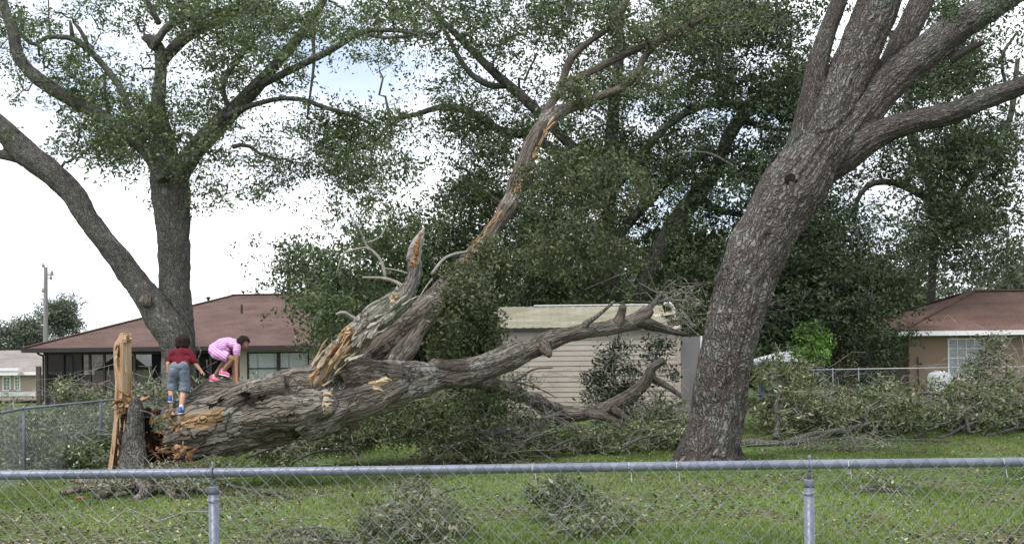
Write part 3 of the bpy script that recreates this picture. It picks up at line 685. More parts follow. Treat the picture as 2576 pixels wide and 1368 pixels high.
def shed():
    Y = 28.0; q = lambda u, v, y=Y: P(u, v, y)
    x0, x1 = float(q(1259, 900)[0]), float(q(1712, 900)[0]); zb = float(q(1500, 1049)[2]); zt = float(q(1500, 828)[2])
    h = thing('garden_shed', 'beige lap sided garden shed with algae stained roof and open door', 'shed', ((x0+x1)/2, Y, zb))
    D = 3.0; zr = float(q(1400, 771, Y+.9)[2])
    # lap siding, one board each
    n = 17; bh = (zt-zb)/n; shared = None
    for k in range(n):
        z = zb+k*bh; g = MB()
        V = [(x0+.10, Y-.022, z), (x1-.10, Y-.022, z), (x1-.10, Y-.004, z+bh+.012), (x0+.10, Y-.004, z+bh+.012), (x0+.10, Y+.008, z), (x1-.10, Y+.008, z), (x1-.10, Y+.008, z+bh+.012), (x0+.10, Y+.008, z+bh+.012)]
        jit = math.sin(k*2.3)*.0015; V = [(a, b+jit, c+math.sin(k*5.1)*.003) for a, b, c in V]
        g.add(V, [(0, 1, 2, 3), (4, 7, 6, 5), (0, 4, 5, 1), (2, 6, 7, 3), (0, 3, 7, 4), (1, 5, 6, 2)])
        place('siding_board', g.mesh('siding_board', M['siding']), h)
    bx('wall', (x0+.01, Y+.012, zb), (x1-.01, Y+.08, zt), M['siding'], h); 
    bx('corner_trim', (x0, Y-.045, zb-.02), (x0+.10, Y+.010, zt+.01), M['siding'], h); bx('corner_trim', (x1-.10, Y-.045, zb-.02), (x1, Y+.010, zt+.01), M['shed_trim'], h)
    bx('side_wall', (x0+.01, Y+.082, zb), (x0+.06, Y+D, zt), M['siding'], h); bx('back_wall', (x0+.062, Y+D-.06, zb), (x1-.01, Y+D, zt), M['siding'], h)
    bx('floor_deck', (x0+.01, Y+.02, zb-.12), (x1-.01, Y+D, zb-.005), M['dark_trim'], h)
    for x in np.linspace(x0+.3, x1-.3, 4): bx('block', (x-.1, Y+.3, -.25), (x+.1, Y+.6, zb-.121), M['greywood'], h)
    # barn roof slope with ribs
    mb = MB(); nx = 60; X = np.linspace(x0-.06, x1-.35, nx); yy = [Y-.16, Y+.9, Y+2.2, Y+D+.1]; zz = [zt+.05, zr, zr+.03, zt+.05]
    V = []; UV = []
    for i, x in enumerate(X):
        for y, z in zip(yy, zz): V.append((x, y, z+(.012 if i % 3 == 0 else 0)))
    Q = [(i*4+j, (i+1)*4+j, (i+1)*4+j+1, i*4+j+1) for i in range(nx-1) for j in range(3)]
    place('roof', mesh_np('roof', V, Q, None, M['shed_roof']), h)
    bx('eave', (x0-.07, Y-.17, zt-.03), (x1-.3, Y-.115, zt+.045), M['dark_trim'], h)
    g = MB().beam((float(q(1345, 770)[0]), Y+.92, zr+.035), (x1-.75, Y+.92, zr+.03), .10, .03); place('ridge_flashing', g.mesh('ridge_flashing', M['white']), h)
    g = MB().beam((x0-.075, Y-.16, zt+.02), (x0-.075, Y+.9, zr-.02), .03, .09); place('rake_board', g.mesh('rake_board', M['dark_trim']), h)
    # broken roof end: torn rafters and boards
    for (a, b, c, m) in (((1650, 812, 27.9), (1708, 800, 28.3), .09, 'greywood'), ((1640, 795, 28.4), (1700, 786, 28.2), .1, 'shed_trim'), ((1655, 826, 27.85), (1712, 822, 27.9), .12, 'siding'),
                         ((1690, 770, 28.6), (1706, 822, 28.2), .06, 'greywood'), ((1662, 808, 28.2), (1712, 812, 28.3), .07, 'orange'), ((1640, 780, 28.7), (1690, 815, 28.1), .06, 'greywood')):
        g = MB().beam(q(*a), q(*b), c, .03, up=(.2, -.8, .5)); place('broken_rafter', g.mesh('broken_rafter', M[m]), h)
    # open door
    a = q(1714, 905); ang = math.radians(28); w = 1.0; dz0, dz1 = zb+.02, float(q(1740, 846, 27.7)[2])
    e = np.array([math.cos(ang)*.55, -math.sin(ang)*.8, 0]); b0 = np.array([x1+.005, Y-.03, 0]); 
    g = MB().beam(b0+[0, 0, (dz0+dz1)/2], b0+e+[0, 0, (dz0+dz1)/2], dz1-dz0, .04, up=np.cross(e, (0, 0, 1))); dr = place('door', g.mesh('door', M['door_grey']), h)
    g = MB().beam(b0+e*1.01+[0, -.005, dz0], b0+e*1.01+[0, -.005, dz1+.01], .05, .045, up=(0, 1, 0)); place('door_edge', g.mesh('door_edge', M['white']), dr)
    hp = b0+e*.9; g = MB().tube([hp+[0, -.05, .95], hp+[0, -.05, 1.12]], .012, 6); g.beam(hp+[0, -.03, .96], hp+[0, -.03, 1.12], .05, .02, up=(0, 1, 0)); g.tube([hp+[0, -.04, 1.0], hp+[.1, -.09, 1.0]], .012, 6); place('handle', g.mesh('handle', M['black']), dr)
shed()

def misc_back():
    q = P
    # utility pole
    b = q(113, 905, 70.); top = q(115, 672, 70.); zb = float(ground(b[0], 70.))
    u = thing('utility_pole', 'tall grey wooden utility pole rising above the brown roof', 'utility pole', (b[0], 70, zb))
    place('pole', MB().tube([(b[0], 70, zb-.2), ((b[0]+top[0])/2, 70, 4), tuple(top)], [.17, .15, .12], 10).mesh('pole', M['pole']), u)
    g = MB(); a = q(117, 691, 69.9); c = q(134, 691, 69.9); g.beam(a, c, .09, .09); place('arm', g.mesh('arm', M['pole']), u)
    for uu, vv in ((128, 699), (131, 686), (109, 668), (108, 731)):
        c = q(uu, vv, 69.9); g = MB().tube([c-[0, 0, .12], c, c+[0, 0, .16]], [.07, .11, .05], 8); g.tube([c+[0, 0, .0], [top[0], 70, c[2]]], .025, 5); place('insulator', g.mesh('insulator', M['greywood']), u)
    # wooden post
    x = float(q(98, 980, 34.)[0]); zt = float(q(98, 921, 34.)[2]); p = place('wooden_post', MB().box((x-.065, 33.93, -.35), (x+.065, 34.07, zt)).mesh('wooden_post', M['soil_wood']), None,
        'brown square wooden post standing before the screened porch corner', 'post', loc=(x, 34, -.3))
    # canopy
    c = q(1965, 905, 40.); t = thing('canopy_tent', 'white peaked canopy glimpsed between the leaning oak and the green bush', 'canopy', (c[0], 40, 0))
    r = 1.35; za = float(q(1965, 909, 40.)[2]); zp = float(q(1985, 880, 40)[2]); px = float(q(1985, 880, 40)[0]); V = [(px-1.5, 38.9, za), (px+1.1, 38.9, za), (px+1.1, 41.3, za), (px-1.5, 41.3, za), (px-.1, 40, zp)]
    V += [(a, b_, z-.12) for a, b_, z in V[:4]]
    place('canopy_top', mesh_np('canopy_top', V, [(5, 6, 1, 0), (6, 7, 2, 1), (7, 8, 3, 2), (8, 5, 0, 3)], [(0, 1, 4), (1, 2, 4), (2, 3, 4), (3, 0, 4)], M['tarp']), t)
    for a in (-1.45, 1.05):
        for b_ in (38.95, 41.25): place('leg', MB().tube([(px+a, b_, 0), (px+a, b_, za-.05)], .03, 6).mesh('leg', M['white']), t)
    f = q(1935, 930, 39.); 
    bb = MB(); bb.box((f[0]-.42, 38.6, 0), (f[0]+.15, 39.2, float(f[2])+.1)); bb.box((f[0]-.5, 38.5, float(f[2])+.102), (f[0]+.45, 39.3, float(f[2])+.2))
    place('storage_bin', bb.mesh('storage_bin', M['blue']), None, 'faded blue bin standing under the white canopy', 'bin', loc=(f[0], 39, 0))
    # rounded white tank by the far fence
    a = q(2366, 940, 29.5); x0, x1, z1 = float(q(2347, 940, 29.5)[0]), float(q(2386, 940, 29.5)[0]), float(q(2366, 936, 29.5)[2])
    g = MB(); pr = [(x0, 0), (x0, z1-.14), (x0+.03, z1-.05), (x0+.12, z1), (x1-.12, z1), (x1-.03, z1-.05), (x1, z1-.14), (x1, 0)]
    V = [(x, 29.3, z) for x, z in pr]+[(x, 29.9, z) for x, z in pr]; n = len(pr); Q = [(i, i+1, n+i+1, n+i) for i in range(n-1)]; T = [(0, i+1, i) for i in range(1, n-1)]+[(n, n+i, n+i+1) for i in range(1, n-1)]
    tk = thing('plastic_tank', 'rounded white plastic tank behind the brush in front of the tan house', 'tank', ((x0+x1)/2, 29.6, 0))
    place('body', mesh_np('body', V, Q, T, M['plastic_white']), tk)
    place('lid', MB().box((x0+.15, 29.4, z1+.002), (x1-.15, 29.8, z1+.04)).mesh('lid', M['white']), tk)
    f0 = q(2390, 949, 29.5); f1 = q(2470, 951, 29.5)
    g = MB().box((f0[0], 29.2, f0[2]-.06), (f1[0], 29.8, f0[2])); 
    for x in (f0[0]+.1, f1[0]-.1): g.box((x-.03, 29.4, 0), (x+.03, 29.6, f0[2]-.062))
    place('white_bench', g.mesh('white_bench', M['white']), None, 'narrow white bench partly hidden by brush beside the plastic tank', 'bench', loc=(f0[0], 29.5, 0))
    # twisted white bag in the branches over the shed corner
    c = q(1686, 768, 27.3); g = MB(); pts = [c+[-.14, 0, .12], c+[-.08, .0, .06], c+[.02, 0, 0], c+[.16, .05, -.13]]; V, Q, T = tube(spline(np.array(pts), K=12), [.03, .07, .09, .10, .08, .09, .07, .06, .05, .04, .03, .015], 10)
    V = V+(fbm(V*9, 3, 3)[:, None]-.5)*.07; place('plastic_bag', mesh_np('plastic_bag', V, Q, T, M['tarp'], smooth_shade=True), None, 'crumpled white plastic bag caught in twigs above the shed corner', 'bag', loc=tuple(c))
misc_back()
# ------------------------------------------------------------------ foliage density survey: 40 px cells of the photograph, 0 = open sky, 9 = solid
_Q1 = "5553057747888888 6661013311677778 4553443221324788 6245663332244677 5111763343223466 5102763443335754 2002756565566653 2001667777776642 0000568777677531 0000667765466631 0000244343545643 0000000232004531 0000000112003330 0000000000000110".split()+["0"*16]*10
_Q2 = "8863667677468888 8875655677456788 6755642343456578 5644245321456545 4433113221335643 3421231122663445 3222014555656646 2155456656347786 4356777644455788 6666677643434688 6546678755223777 4303556654148886 2100545422468887 0000241556678887 0003566888888878 3553678888888888 6886788888888888 5776888888888888 0068888888888888 0008888888888888 0000888888888888 0000888888888888 0000078888888888 0000008888888888".split()
_Q3 = "7776886378999999 7773464589999999 6755477348999999 2432674656789443 5324574558889954 2346577888899946 6467566766868887 7745477887446778 7537768876686447 4668888988888648 6678888888877888 6888888898857566 8888888888846568 8888888888888588 8858888888888889 8845886688888888 8888888888888888".split()+["8"*16]*7
_Q4 = "8874333333787534 8853343333785434 6524343334676413 4354333334778513 8884333558877535 8885333577876333 8886333678776432 8887333566665556 8888844557658885 8888765546888885 8888857778888886 8888843458888885 8888851356888873 8888862123588853 8888853346887653 8888863447863656 8999996337745766 8999999855556777 8999999866667777 8999999900000000 8888999900000000 4447899700000000 4447898000000000 0000778000000000".split()
DENS = np.array([[int(c) for c in a+b+c_+d] for a, b, c_, d in zip(_Q1, _Q2, _Q3, _Q4)])
COVER = {0: 0, 1: .05, 2: .15, 3: .34, 4: .64, 5: 1.0, 6: 1.55, 7: 2.4, 8: 3.6, 9: 5.0}
def survey_clumps(weight, Y, dY, spread, L, per, seed, amount=1.0, wr=.42):
    """weight(col, row) 0..1 says how much of a cell belongs to this tree -> clump centres"""
    g = np.random.default_rng(seed); out = []
    area = .5*(L*1024/Y)**2*wr*.55
    for r in range(DENS.shape[0]):
        for c in range(64):
            w = weight(c, r)
            if w <= 0 or DENS[r, c] == 0: continue
            k = COVER[DENS[r, c]]*w*amount; n = g.poisson(k*256/area/per/5.0)
            if n == 0: continue
            u = (c+.5+g.uniform(-.62, .62, n))*40.25; v = (r+.5+g.uniform(-.62, .62, n))*40.25; y = Y+g.normal(size=n)*dY*.55
            q = np.repeat(P(u, v, y), g.poisson(5.0, n), axis=0); out.append(q+g.normal(size=q.shape)*[.36, .36, .22]*(Y/30))
    C = np.concatenate(out) if out else np.zeros((0, 3))
    # open small gaps: drop clumps where a 3D noise is low
    nn = fbm(C*[.9, .9, .9]*(27/Y), 2, seed); g2 = np.random.default_rng(seed+5)
    return C[nn+g2.uniform(-.1, .1, len(C)) > .42]
def limb_mesh(limbs_ctrl, step, nside=10):
    mb = MB(); LS = []
    for c in limbs_ctrl:
        s = spline(c, step); s[:, 3] = np.maximum(s[:, 3], .004); mb.tube(s[:, :3], s[:, 3], nside); LS.append(s)
    return mb, LS
def solid_bark(limbs_ctrl, voxel, amp, f, st, iters=2, lump=.0, wood=None, seed=0, big=.5):
    mb, LS = limb_mesh(limbs_ctrl, voxel*4, 14)
    V, N, Q, T = remesh(mb, voxel, iters); bk, idx, rr = bark_coords(V, LS)
    h = ridges(bk+seed, f, st); a = np.minimum(amp, rr*.12)
    hb = ridges(bk+seed+3, f*.33, st*.8); a2 = np.minimum(amp*1.2, rr*.14)
    V2 = V+N*((h-.5)*a+(hb-.5)*a2*big)[:, None]
    if lump: V2 = V2+N*((fbm(V*[1.6, 1.6, 1.6]+seed, 3, seed)-.5)*lump*np.minimum(1, rr/.3))[:, None]
    wd = np.zeros(len(V))
    if wood is not None: wd = wood(V)
    return V2, Q, T, {'bk': bk, 'wood': wd}, LS
def thin_wood(mb_list, name, mat, parent, nside=6):
    mb = MB(); 
    for c, st in mb_list:
        s = spline(c, st); s[:, 3] = np.maximum(s[:, 3], .003); mb.tube(s[:, :3], s[:, 3], nside)
    V, Q, T = mb.arrays(); return place(name, mesh_np(name, V, Q, T, mat, {'bk': V, 'wood': np.zeros(len(V))}, smooth_shade=True), parent)
def crown(tree, C, skel, Y, per, spread, L, mat, seed, r_base=.05, nodes=220, twig_r=.006, lv=.5, wr=.42, lvar=.28):
    g = np.random.default_rng(seed)
    if len(C) > 10 and skel is not None:
        nd = C[g.choice(len(C), min(nodes, len(C)), replace=False)]
        A, B, r0, r1 = grow(skel, nd, r_base, seed)
        V1, Q1, paths = twigs(A, B, r0, r1, 6, 5, .07, .05, seed)
        pts = paths.reshape(-1, 3); src = np.empty_like(C)
        for k in range(0, len(C), 400): src[k:k+400] = pts[np.linalg.norm(C[k:k+400, None]-pts[None], axis=2).argmin(1)]
        src = src+(C-src)*0.0; far = np.linalg.norm(C-src, axis=1); m = (far < 2.2) & (g.uniform(size=len(C)) < (.5 if len(C) > 1500 else 1))
        V2, Q2, _ = twigs(src[m], C[m], twig_r*1.3+0*far[m], twig_r*.5+0*far[m], 4, 3, .10, .05, seed+1)
        V = np.concatenate([V1, V2]); Q = np.concatenate([Q1, Q2+len(V1)])
        b = place('branches', mesh_np('branches', V, Q, None, M['greybark'], {'bk': V, 'wood': np.zeros(len(V))}, smooth_shade=True), tree); b['kind'] = 'stuff'
    V, Q, col = leaf_cloud(C, per, spread, L, seed+2, lv=lv, wr=wr, lvar=lvar)
    o = place('crown', mesh_np('crown', V, Q, None, mat, {'lv': col}), tree); o['kind'] = 'stuff'
    return len(Q)

# ------------------------------------------------------------------ left upright oak
def left_oak():
    Y = 27.0
    b = P(455, 1108, Y); zb = float(ground(b[0], Y))
    t = thing('forked_oak', 'upright oak forking low beside the children, with a long limb reaching left', 'tree', (b[0], Y, zb))
    big = [limb([(456, 1120, 62), (455, 1070, 54), (452, 1000, 45), (449, 930, 41), (447, 860, 43), (441, 790, 42), (440, 700, 37), (437, 600, 39), (431, 510, 45), (428, 440, 46), (426, 400, 30)], Y),
           limb([(452, 900, 36), (440, 850, 40), (400, 790, 40), (345, 715, 31), (292, 640, 29), (232, 565, 27), (188, 495, 29), (130, 435, 31), (62, 383, 31), (10, 330, 27), (-70, 262, 24), (-150, 200, 20)], Y-.4),
           limb([(60, 400, 14), (20, 393, 12), (-30, 382, 11), (-90, 370, 9)], Y-.4),
           limb([(420, 450, 26), (392, 408, 22), (362, 375, 17), (300, 322, 17), (240, 285, 18), (150, 235, 17), (85, 190, 16), (45, 140, 15), (33, 80, 14), (12, 20, 12), (-10, -50, 10)], Y-.8),
           limb([(425, 460, 28), (404, 400, 26), (396, 330, 20), (398, 260, 17), (403, 200, 16), (404, 150, 15), (398, 118, 15), (374, 103, 18), (366, 108, 14)], Y),
           limb([(403, 175, 13), (425, 135, 14), (480, 84, 15), (560, 48, 13), (640, 6, 11), (700, -40, 9)], Y+.3),
           limb([(440, 460, 30), (470, 405, 25), (515, 350, 24), (585, 280, 21), (644, 220, 18), (692, 165, 14), (739, 110, 13), (784, 50, 11), (815, 0, 9), (850, -60, 7)], Y+.4),
           limb([(440, 470, 22), (438, 400, 14), (405, 262, 8)], Y+.5)]
    V, Q, T, at, LS = solid_bark(big, .045, .06, 9, .3, 2, .10, seed=2,
        wood=lambda V: sum(.9*np.exp(-(np.linalg.norm(V-c, axis=1)/r)**4) for c, r in ()) if False else np.zeros(len(V)))
    place('trunk', mesh_np('trunk', V, Q, T, M['greybark'], at, smooth_shade=True), t)
    # healed knot
    k = P(367, 757, Y-.85); V2, Q2, T2 = ball(k, .17, 14, (1.0, .55, 1.0)); V2 = V2+(fbm(V2*6, 3, 8)[:, None]-.5)*.1
    place('knot', mesh_np('knot', V2, Q2, T2, M['fallenbark'], {'bk': V2, 'wood': np.zeros(len(V2))}, smooth_shade=True), t)
    thin = [[(380, 400, 9), (335, 300, 9), (305, 225, 9), (260, 165, 8), (215, 120, 7.5), (180, 97, 7), (120, 94, 6), (80, 112, 5), (30, 60, 4), (-10, 35, 4)],
            [(183, 100, 7), (179, 70, 5), (176, 52, 3)], [(225, 125, 6), (205, 80, 5), (184, 56, 3)], [(128, 93, 3), (123, 60, 2), (122, 0, 2)],
            [(484, 90, 9), (491, 45, 8), (497, -20, 7)], [(380, 125, 9), (420, 70, 11), (470, 45, 10), (540, 35, 8), (600, 20, 6)], [(400, 60, 8), (370, 0, 6), (350, -40, 5)],
            [(655, 215, 10), (690, 197, 10), (770, 158, 9), (820, 133, 9), (870, 104, 8), (910, 80, 6.5), (994, 77, 5.5), (1050, 88, 4)], [(900, 82, 5), (960, 95, 4), (1030, 90, 4), (1080, 72, 3)],
            [(560, 300, 9), (600, 277, 7.5), (694, 250, 6), (764, 252, 6), (814, 270, 6), (879, 288, 5), (930, 310, 4)], [(784, 60, 6), (790, 150, 4), (780, 240, 3), (772, 300, 2.5)], [(500, 380, 9), (450, 440, 8)],
            [(585, 370, 6), (620, 365, 5), (660, 390, 4), (700, 400, 3)], [(590, 300, 8), (560, 220, 6), (600, 150, 5), (650, 90, 4)], [(490, 370, 8), (470, 330, 5), (440, 360, 4)], [(270, 170, 5), (262, 210, 4), (270, 270, 3)]]
    thin = [limb(c, Y-.2) for c in thin]
    thin_wood([(c, .25) for c in thin], 'branch', M['greybark'], t)
    def w(c, r):
        if r > 13: return 0
        x = c+(r-6)*.15
        return float(np.clip((25.5-x)/4, 0, 1))
    C = survey_clumps(w, Y, 3.6, .2, .115, 14, 21, 1.7)
    g = np.random.default_rng(77); X = [P(u, v, Y)+unit(g.normal(size=(n, 3)))*(g.uniform(0, 1, n)**.4)[:, None]*[ru*Y/F, 1.2, rv*Y/F] for u, v, ru, rv, n in ((800, 320, 90, 50, 30), (870, 360, 90, 70, 40), (960, 330, 90, 80, 50), (1000, 430, 80, 60, 40), (880, 450, 70, 50, 30), (740, 420, 60, 50, 22), (250, 300, 80, 70, 20))]
    C = np.concatenate([C]+X)
    skel = np.concatenate([l[(l[:, 2] > 6.0)] for l in LS]+[spline(c, .3) for c in thin])
    crown(t, C, skel, Y, 14, .19, .115, M['leaf_oak'], 22, .045, 300)
left_oak()

# ------------------------------------------------------------------ oak behind the shed
def back_oaks():
    Y = 34.0
    b = P(1530, 1075, Y); t = thing('spreading_oak', 'broad dark oak standing behind the shed with arching limbs', 'tree', (b[0], Y, 0))
    L = [[(1530, 1070, 45), (1528, 900, 36), (1532, 760, 30), (1528, 640, 24), (1530, 520, 20), (1535, 400, 18), (1545, 250, 15), (1560, 120, 11), (1550, 0, 8)],
         [(1532, 780, 24), (1500, 690, 20), (1440, 620, 17), (1380, 570, 15), (1300, 520, 12), (1200, 470, 10)],
         [(1530, 560, 18), (1480, 420, 14), (1400, 330, 13), (1320, 250, 13), (1240, 180, 11), (1170, 110, 9), (1110, 50, 7), (1060, 0, 5)],
         [(1500, 480, 14), (1420, 400, 12), (1330, 340, 12), (1260, 330, 11), (1180, 280, 10), (1110, 270, 8), (1040, 290, 6), (980, 300, 5)], [(1400, 335, 8), (1300, 225, 8), (1230, 215, 8), (1170, 170, 7), (1110, 60, 5)],
         [(1540, 480, 13), (1620, 380, 11), (1700, 300, 9), (1800, 260, 8), (1900, 270, 7)], [(1530, 620, 15), (1620, 520, 12), (1700, 440, 9), (1790, 385, 8), (1850, 420, 6)]]
    L = [limb(c, Y) for c in L]
    L2 = [limb(c, 33.4) for c in ([(1600, 820, 24), (1625, 730, 24), (1650, 650, 26), (1700, 560, 25), (1760, 480, 22), (1800, 430, 18), (1830, 350, 17), (1865, 295, 17), (1920, 240, 15), (1990, 195, 12), (2060, 150, 10)],
                                  [(1760, 500, 12), (1800, 525, 10), (1860, 540, 7)], [(1690, 570, 10), (1740, 600, 8), (1830, 590, 6)], [(1870, 300, 9), (1920, 320, 7), (1990, 330, 5)])]
    mb, LS = limb_mesh(L, .4, 9); V, Q, T = mb.arrays(); bk, _, _ = bark_coords(V, LS)
    place('trunk', mesh_np('trunk', V, Q, T, M['greybark'], {'bk': bk, 'wood': np.zeros(len(V))}, smooth_shade=True), t)
    w = lambda c, r: 0 if r > 22 else float(np.clip((c-(22-(r-6)*.0))/4, 0, 1)*np.clip((46-c)/3, 0, 1))*(0.0 if (r > 12 and c < 32) else (.75 if r > 17 else 1))
    C = survey_clumps(w, Y, 5.0, .22, .145, 13, 41, 1.7)
    m = C[:, 1] > 30.0; C = C[m]
    crown(t, C, np.concatenate([l for l in LS]), Y, 13, .24, .145, M['leaf_oak'], 42, .05, 360, .008, .36)
    b = L2[0][0]; t2 = thing('leaning_back_oak', 'dark slanting oak trunk behind the shed roof, curving up to the right', 'tree', (float(b[0]), 33.4, 0))
    base = limb([(1585, 1085, 30), (1592, 950, 26), (1600, 830, 25)], 33.4)
    mb, LS2 = limb_mesh([base]+L2, .4, 9); V, Q, T = mb.arrays(); bk, _, _ = bark_coords(V, LS2)
    place('trunk', mesh_np('trunk', V, Q, T, M['greybark'], {'bk': bk, 'wood': np.zeros(len(V))}, smooth_shade=True), t2)
    w = lambda c, r: 0 if r > 20 else float(np.clip((c-43)/3, 0, 1)*np.clip((52-c)/1.5, 0, 1)); C = survey_clumps(w, 33., 3.6, .22, .165, 11, 51, 2.0)
    crown(t2, C, np.concatenate(LS2), 33., 11, .26, .165, M['leaf_dark'], 52, .05, 160, .008, .5)
    # right-hand oak whose foliage hangs beyond the leaning trunk
    b = P(2300, 1060, 39.); t3 = thing('hanging_oak', 'oak with drooping dark foliage behind the long right hand limb', 'tree', (b[0], 39, 0))
    L = [limb(c, 39.) for c in ([(2330, 1060, 14), (2335, 900, 13), (2345, 700, 11), (2350, 560, 12), (2330, 430, 12), (2290, 330, 13), (2280, 200, 10), (2240, 80, 8)], [(2350, 600, 8), (2420, 480, 8), (2480, 400, 7), (2540, 300, 8), (2560, 150, 6)], [(2340, 500, 12), (2250, 460, 9), (2180, 470, 7), (2140, 540, 5)], [(2540, 250, 5), (2520, 150, 4), (2560, 80, 3)])]
    mb, LS3 = limb_mesh(L, .4, 8); V, Q, T = mb.arrays(); bk, _, _ = bark_coords(V, LS3)
    place('trunk', mesh_np('trunk', V, Q, T, M['greybark'], {'bk': bk, 'wood': np.zeros(len(V))}, smooth_shade=True), t3)
    w = lambda c, r: 0 if r > 16 else float(np.clip((c-51.5)/1.5, 0, 1)); C = survey_clumps(w, 37., 4., .24, .175, 11, 61, 1.9)
    crown(t3, C, np.concatenate(LS3), 37., 11, .28, .175, M['leaf_dark'], 62, .05, 220, .008, .55)
    # dense dark round evergreen
    def mass(name, label, cat, u, base_v, Y, w, mat, seed, L=.13, dY=2.5, amount=1.0, per=11, lv=.5, trunk=None, spread=.24):
        b = P(u, base_v, Y); zb = float(ground(b[0], Y)); t = thing(name, label, cat, (b[0], Y, zb)); b[2] = zb
        C = survey_clumps(w, Y, dY, spread, L, per, seed, amount)
        tr = np.array([[b[0], Y, zb-.1, .16], [b[0]+.1, Y, zb+1.2, .13], [b[0]-.05, Y, max(zb+2, C[:, 2].mean()), .09], [b[0]+.1, Y, max(zb+2.5, np.percentile(C[:, 2], 85)), .03]])
        s = spline(tr, .4); mb = MB().tube(s[:, :3], s[:, 3], 8); V, Q, T = mb.arrays(); place('trunk', mesh_np('trunk', V, Q, T, M['greybark'], {'bk': V, 'wood': np.zeros(len(V))}, smooth_shade=True), t)
        crown(t, C, s, Y, per, spread, L, mat, seed+1, .04, 90, .007, lv)
        return t
    mass('dense_evergreen', 'dense dark rounded evergreen growing between the leaning oak and the tan house', 'tree', 2170, 1050, 32., lambda c, r: 0 if r < 14 else float(49 <= c <= 56), M['leaf_dark'], 71, .14, 1.6, 1.7, lv=.5)
    mass('round_tree', 'small round topped tree showing above the brown roof ridge', 'tree', 730, 1000, 62., lambda c, r: float(15 <= c <= 19 and 15 <= r <= 18), M['leaf_oak'], 81, .28, 1.5, 1.9, lv=.45, spread=.4)
    mass('bushy_tree', 'dark bushy tree behind the dead spar of the fallen oak', 'tree', 1000, 1060, 38., lambda c, r: float(19 <= c <= 33 and r >= 13), M['leaf_oak'], 91, .19, 3., 1.6, lv=.32, spread=.28)
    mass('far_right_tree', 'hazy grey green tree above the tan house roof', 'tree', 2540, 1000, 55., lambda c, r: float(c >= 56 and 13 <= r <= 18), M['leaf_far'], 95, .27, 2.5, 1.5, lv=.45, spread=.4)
back_oaks()

def far_trees():
    # left distance
    def blob_tree(name, label, u, v, ru, rv, Y, n, mat, seed, L=.24, lv=.45):
        g = np.random.default_rng(seed); c = P(u, v, Y); zb = float(ground(c[0], Y)); t = thing(name, label, 'tree', (c[0], Y, zb))
        d = unit(g.normal(size=(n, 3)))*(g.uniform(0, 1, n)**.4)[:, None]*(1+.35*(g.uniform(-1, 1, n)))[:, None]
        C = c+d*[ru*Y/F, ru*Y/F*.8, rv*Y/F]; C = C[(fbm(C*.45, 2, seed) > .42)]
        s = spline(np.array([[c[0], Y, zb-.2, .25], [c[0], Y, (zb+c[2])/2, .2], [c[0], Y, c[2], .08]]), .5); V, Q, T = MB().tube(s[:, :3], s[:, 3], 8).arrays()
        place('trunk', mesh_np('trunk', V, Q, T, M['greybark'], {'bk': V, 'wood': np.zeros(len(V))}), t)
        crown(t, C, s, Y, 14, .45, L, mat, seed, .06, 40, .015, lv, .5)
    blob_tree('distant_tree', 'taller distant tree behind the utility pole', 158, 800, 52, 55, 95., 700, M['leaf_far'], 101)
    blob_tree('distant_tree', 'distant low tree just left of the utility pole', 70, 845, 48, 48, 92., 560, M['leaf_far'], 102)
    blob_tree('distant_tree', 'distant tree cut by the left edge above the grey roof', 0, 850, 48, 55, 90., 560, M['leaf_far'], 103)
    # dim woods well behind, so that the lower gaps show more woods
    g = np.random.default_rng(110); n = 5200; u = g.uniform(820, 2700, n); Y = g.uniform(52, 66, n)
    topv = 700+50*np.sin(u*.006)+40*np.sin(u*.021+1)-60*smooth(1300, 1500, u)+60*smooth(2100, 2300, u); v = topv+(985-topv)*g.uniform(0, 1, n)**.9
    C = P(u, v, Y); V, Q, col = leaf_cloud(C, 8, .7, .6, 111, lv=.4, wr=.5)
    place('woods', mesh_np('woods', V, Q, None, M['leaf_oak'], {'lv': col}), kind='stuff', label='far wood showing dimly between the nearer trees')
    # bright green bush
    c = P(2045, 890, 30.); t = thing('bright_bush', 'bright green leafy bush right of the leaning oak trunk', 'bush', (c[0], 30, 0))
    d = unit(g.normal(size=(420, 3)))*(g.uniform(0, 1, 420)**.4)[:, None]; C = P(2042, 868, 30.)+d*[.62, .6, .68]
    C = C[fbm(C*1.5, 2, 4) > .4]; s = spline(np.array([[c[0], 30, -.1, .06], [c[0], 30, .8, .04], [c[0]+.1, 30, 1.6, .02]]), .2)
    V, Q, T = MB().tube(s[:, :3], s[:, 3], 6).arrays(); place('stem', mesh_np('stem', V, Q, T, M['greybark'], {'bk': V, 'wood': np.zeros(len(V))}), t)
    crown(t, C, s, 34, 12, .16, .11, M['leaf_bright'], 121, .02, 40, .005)
far_trees()

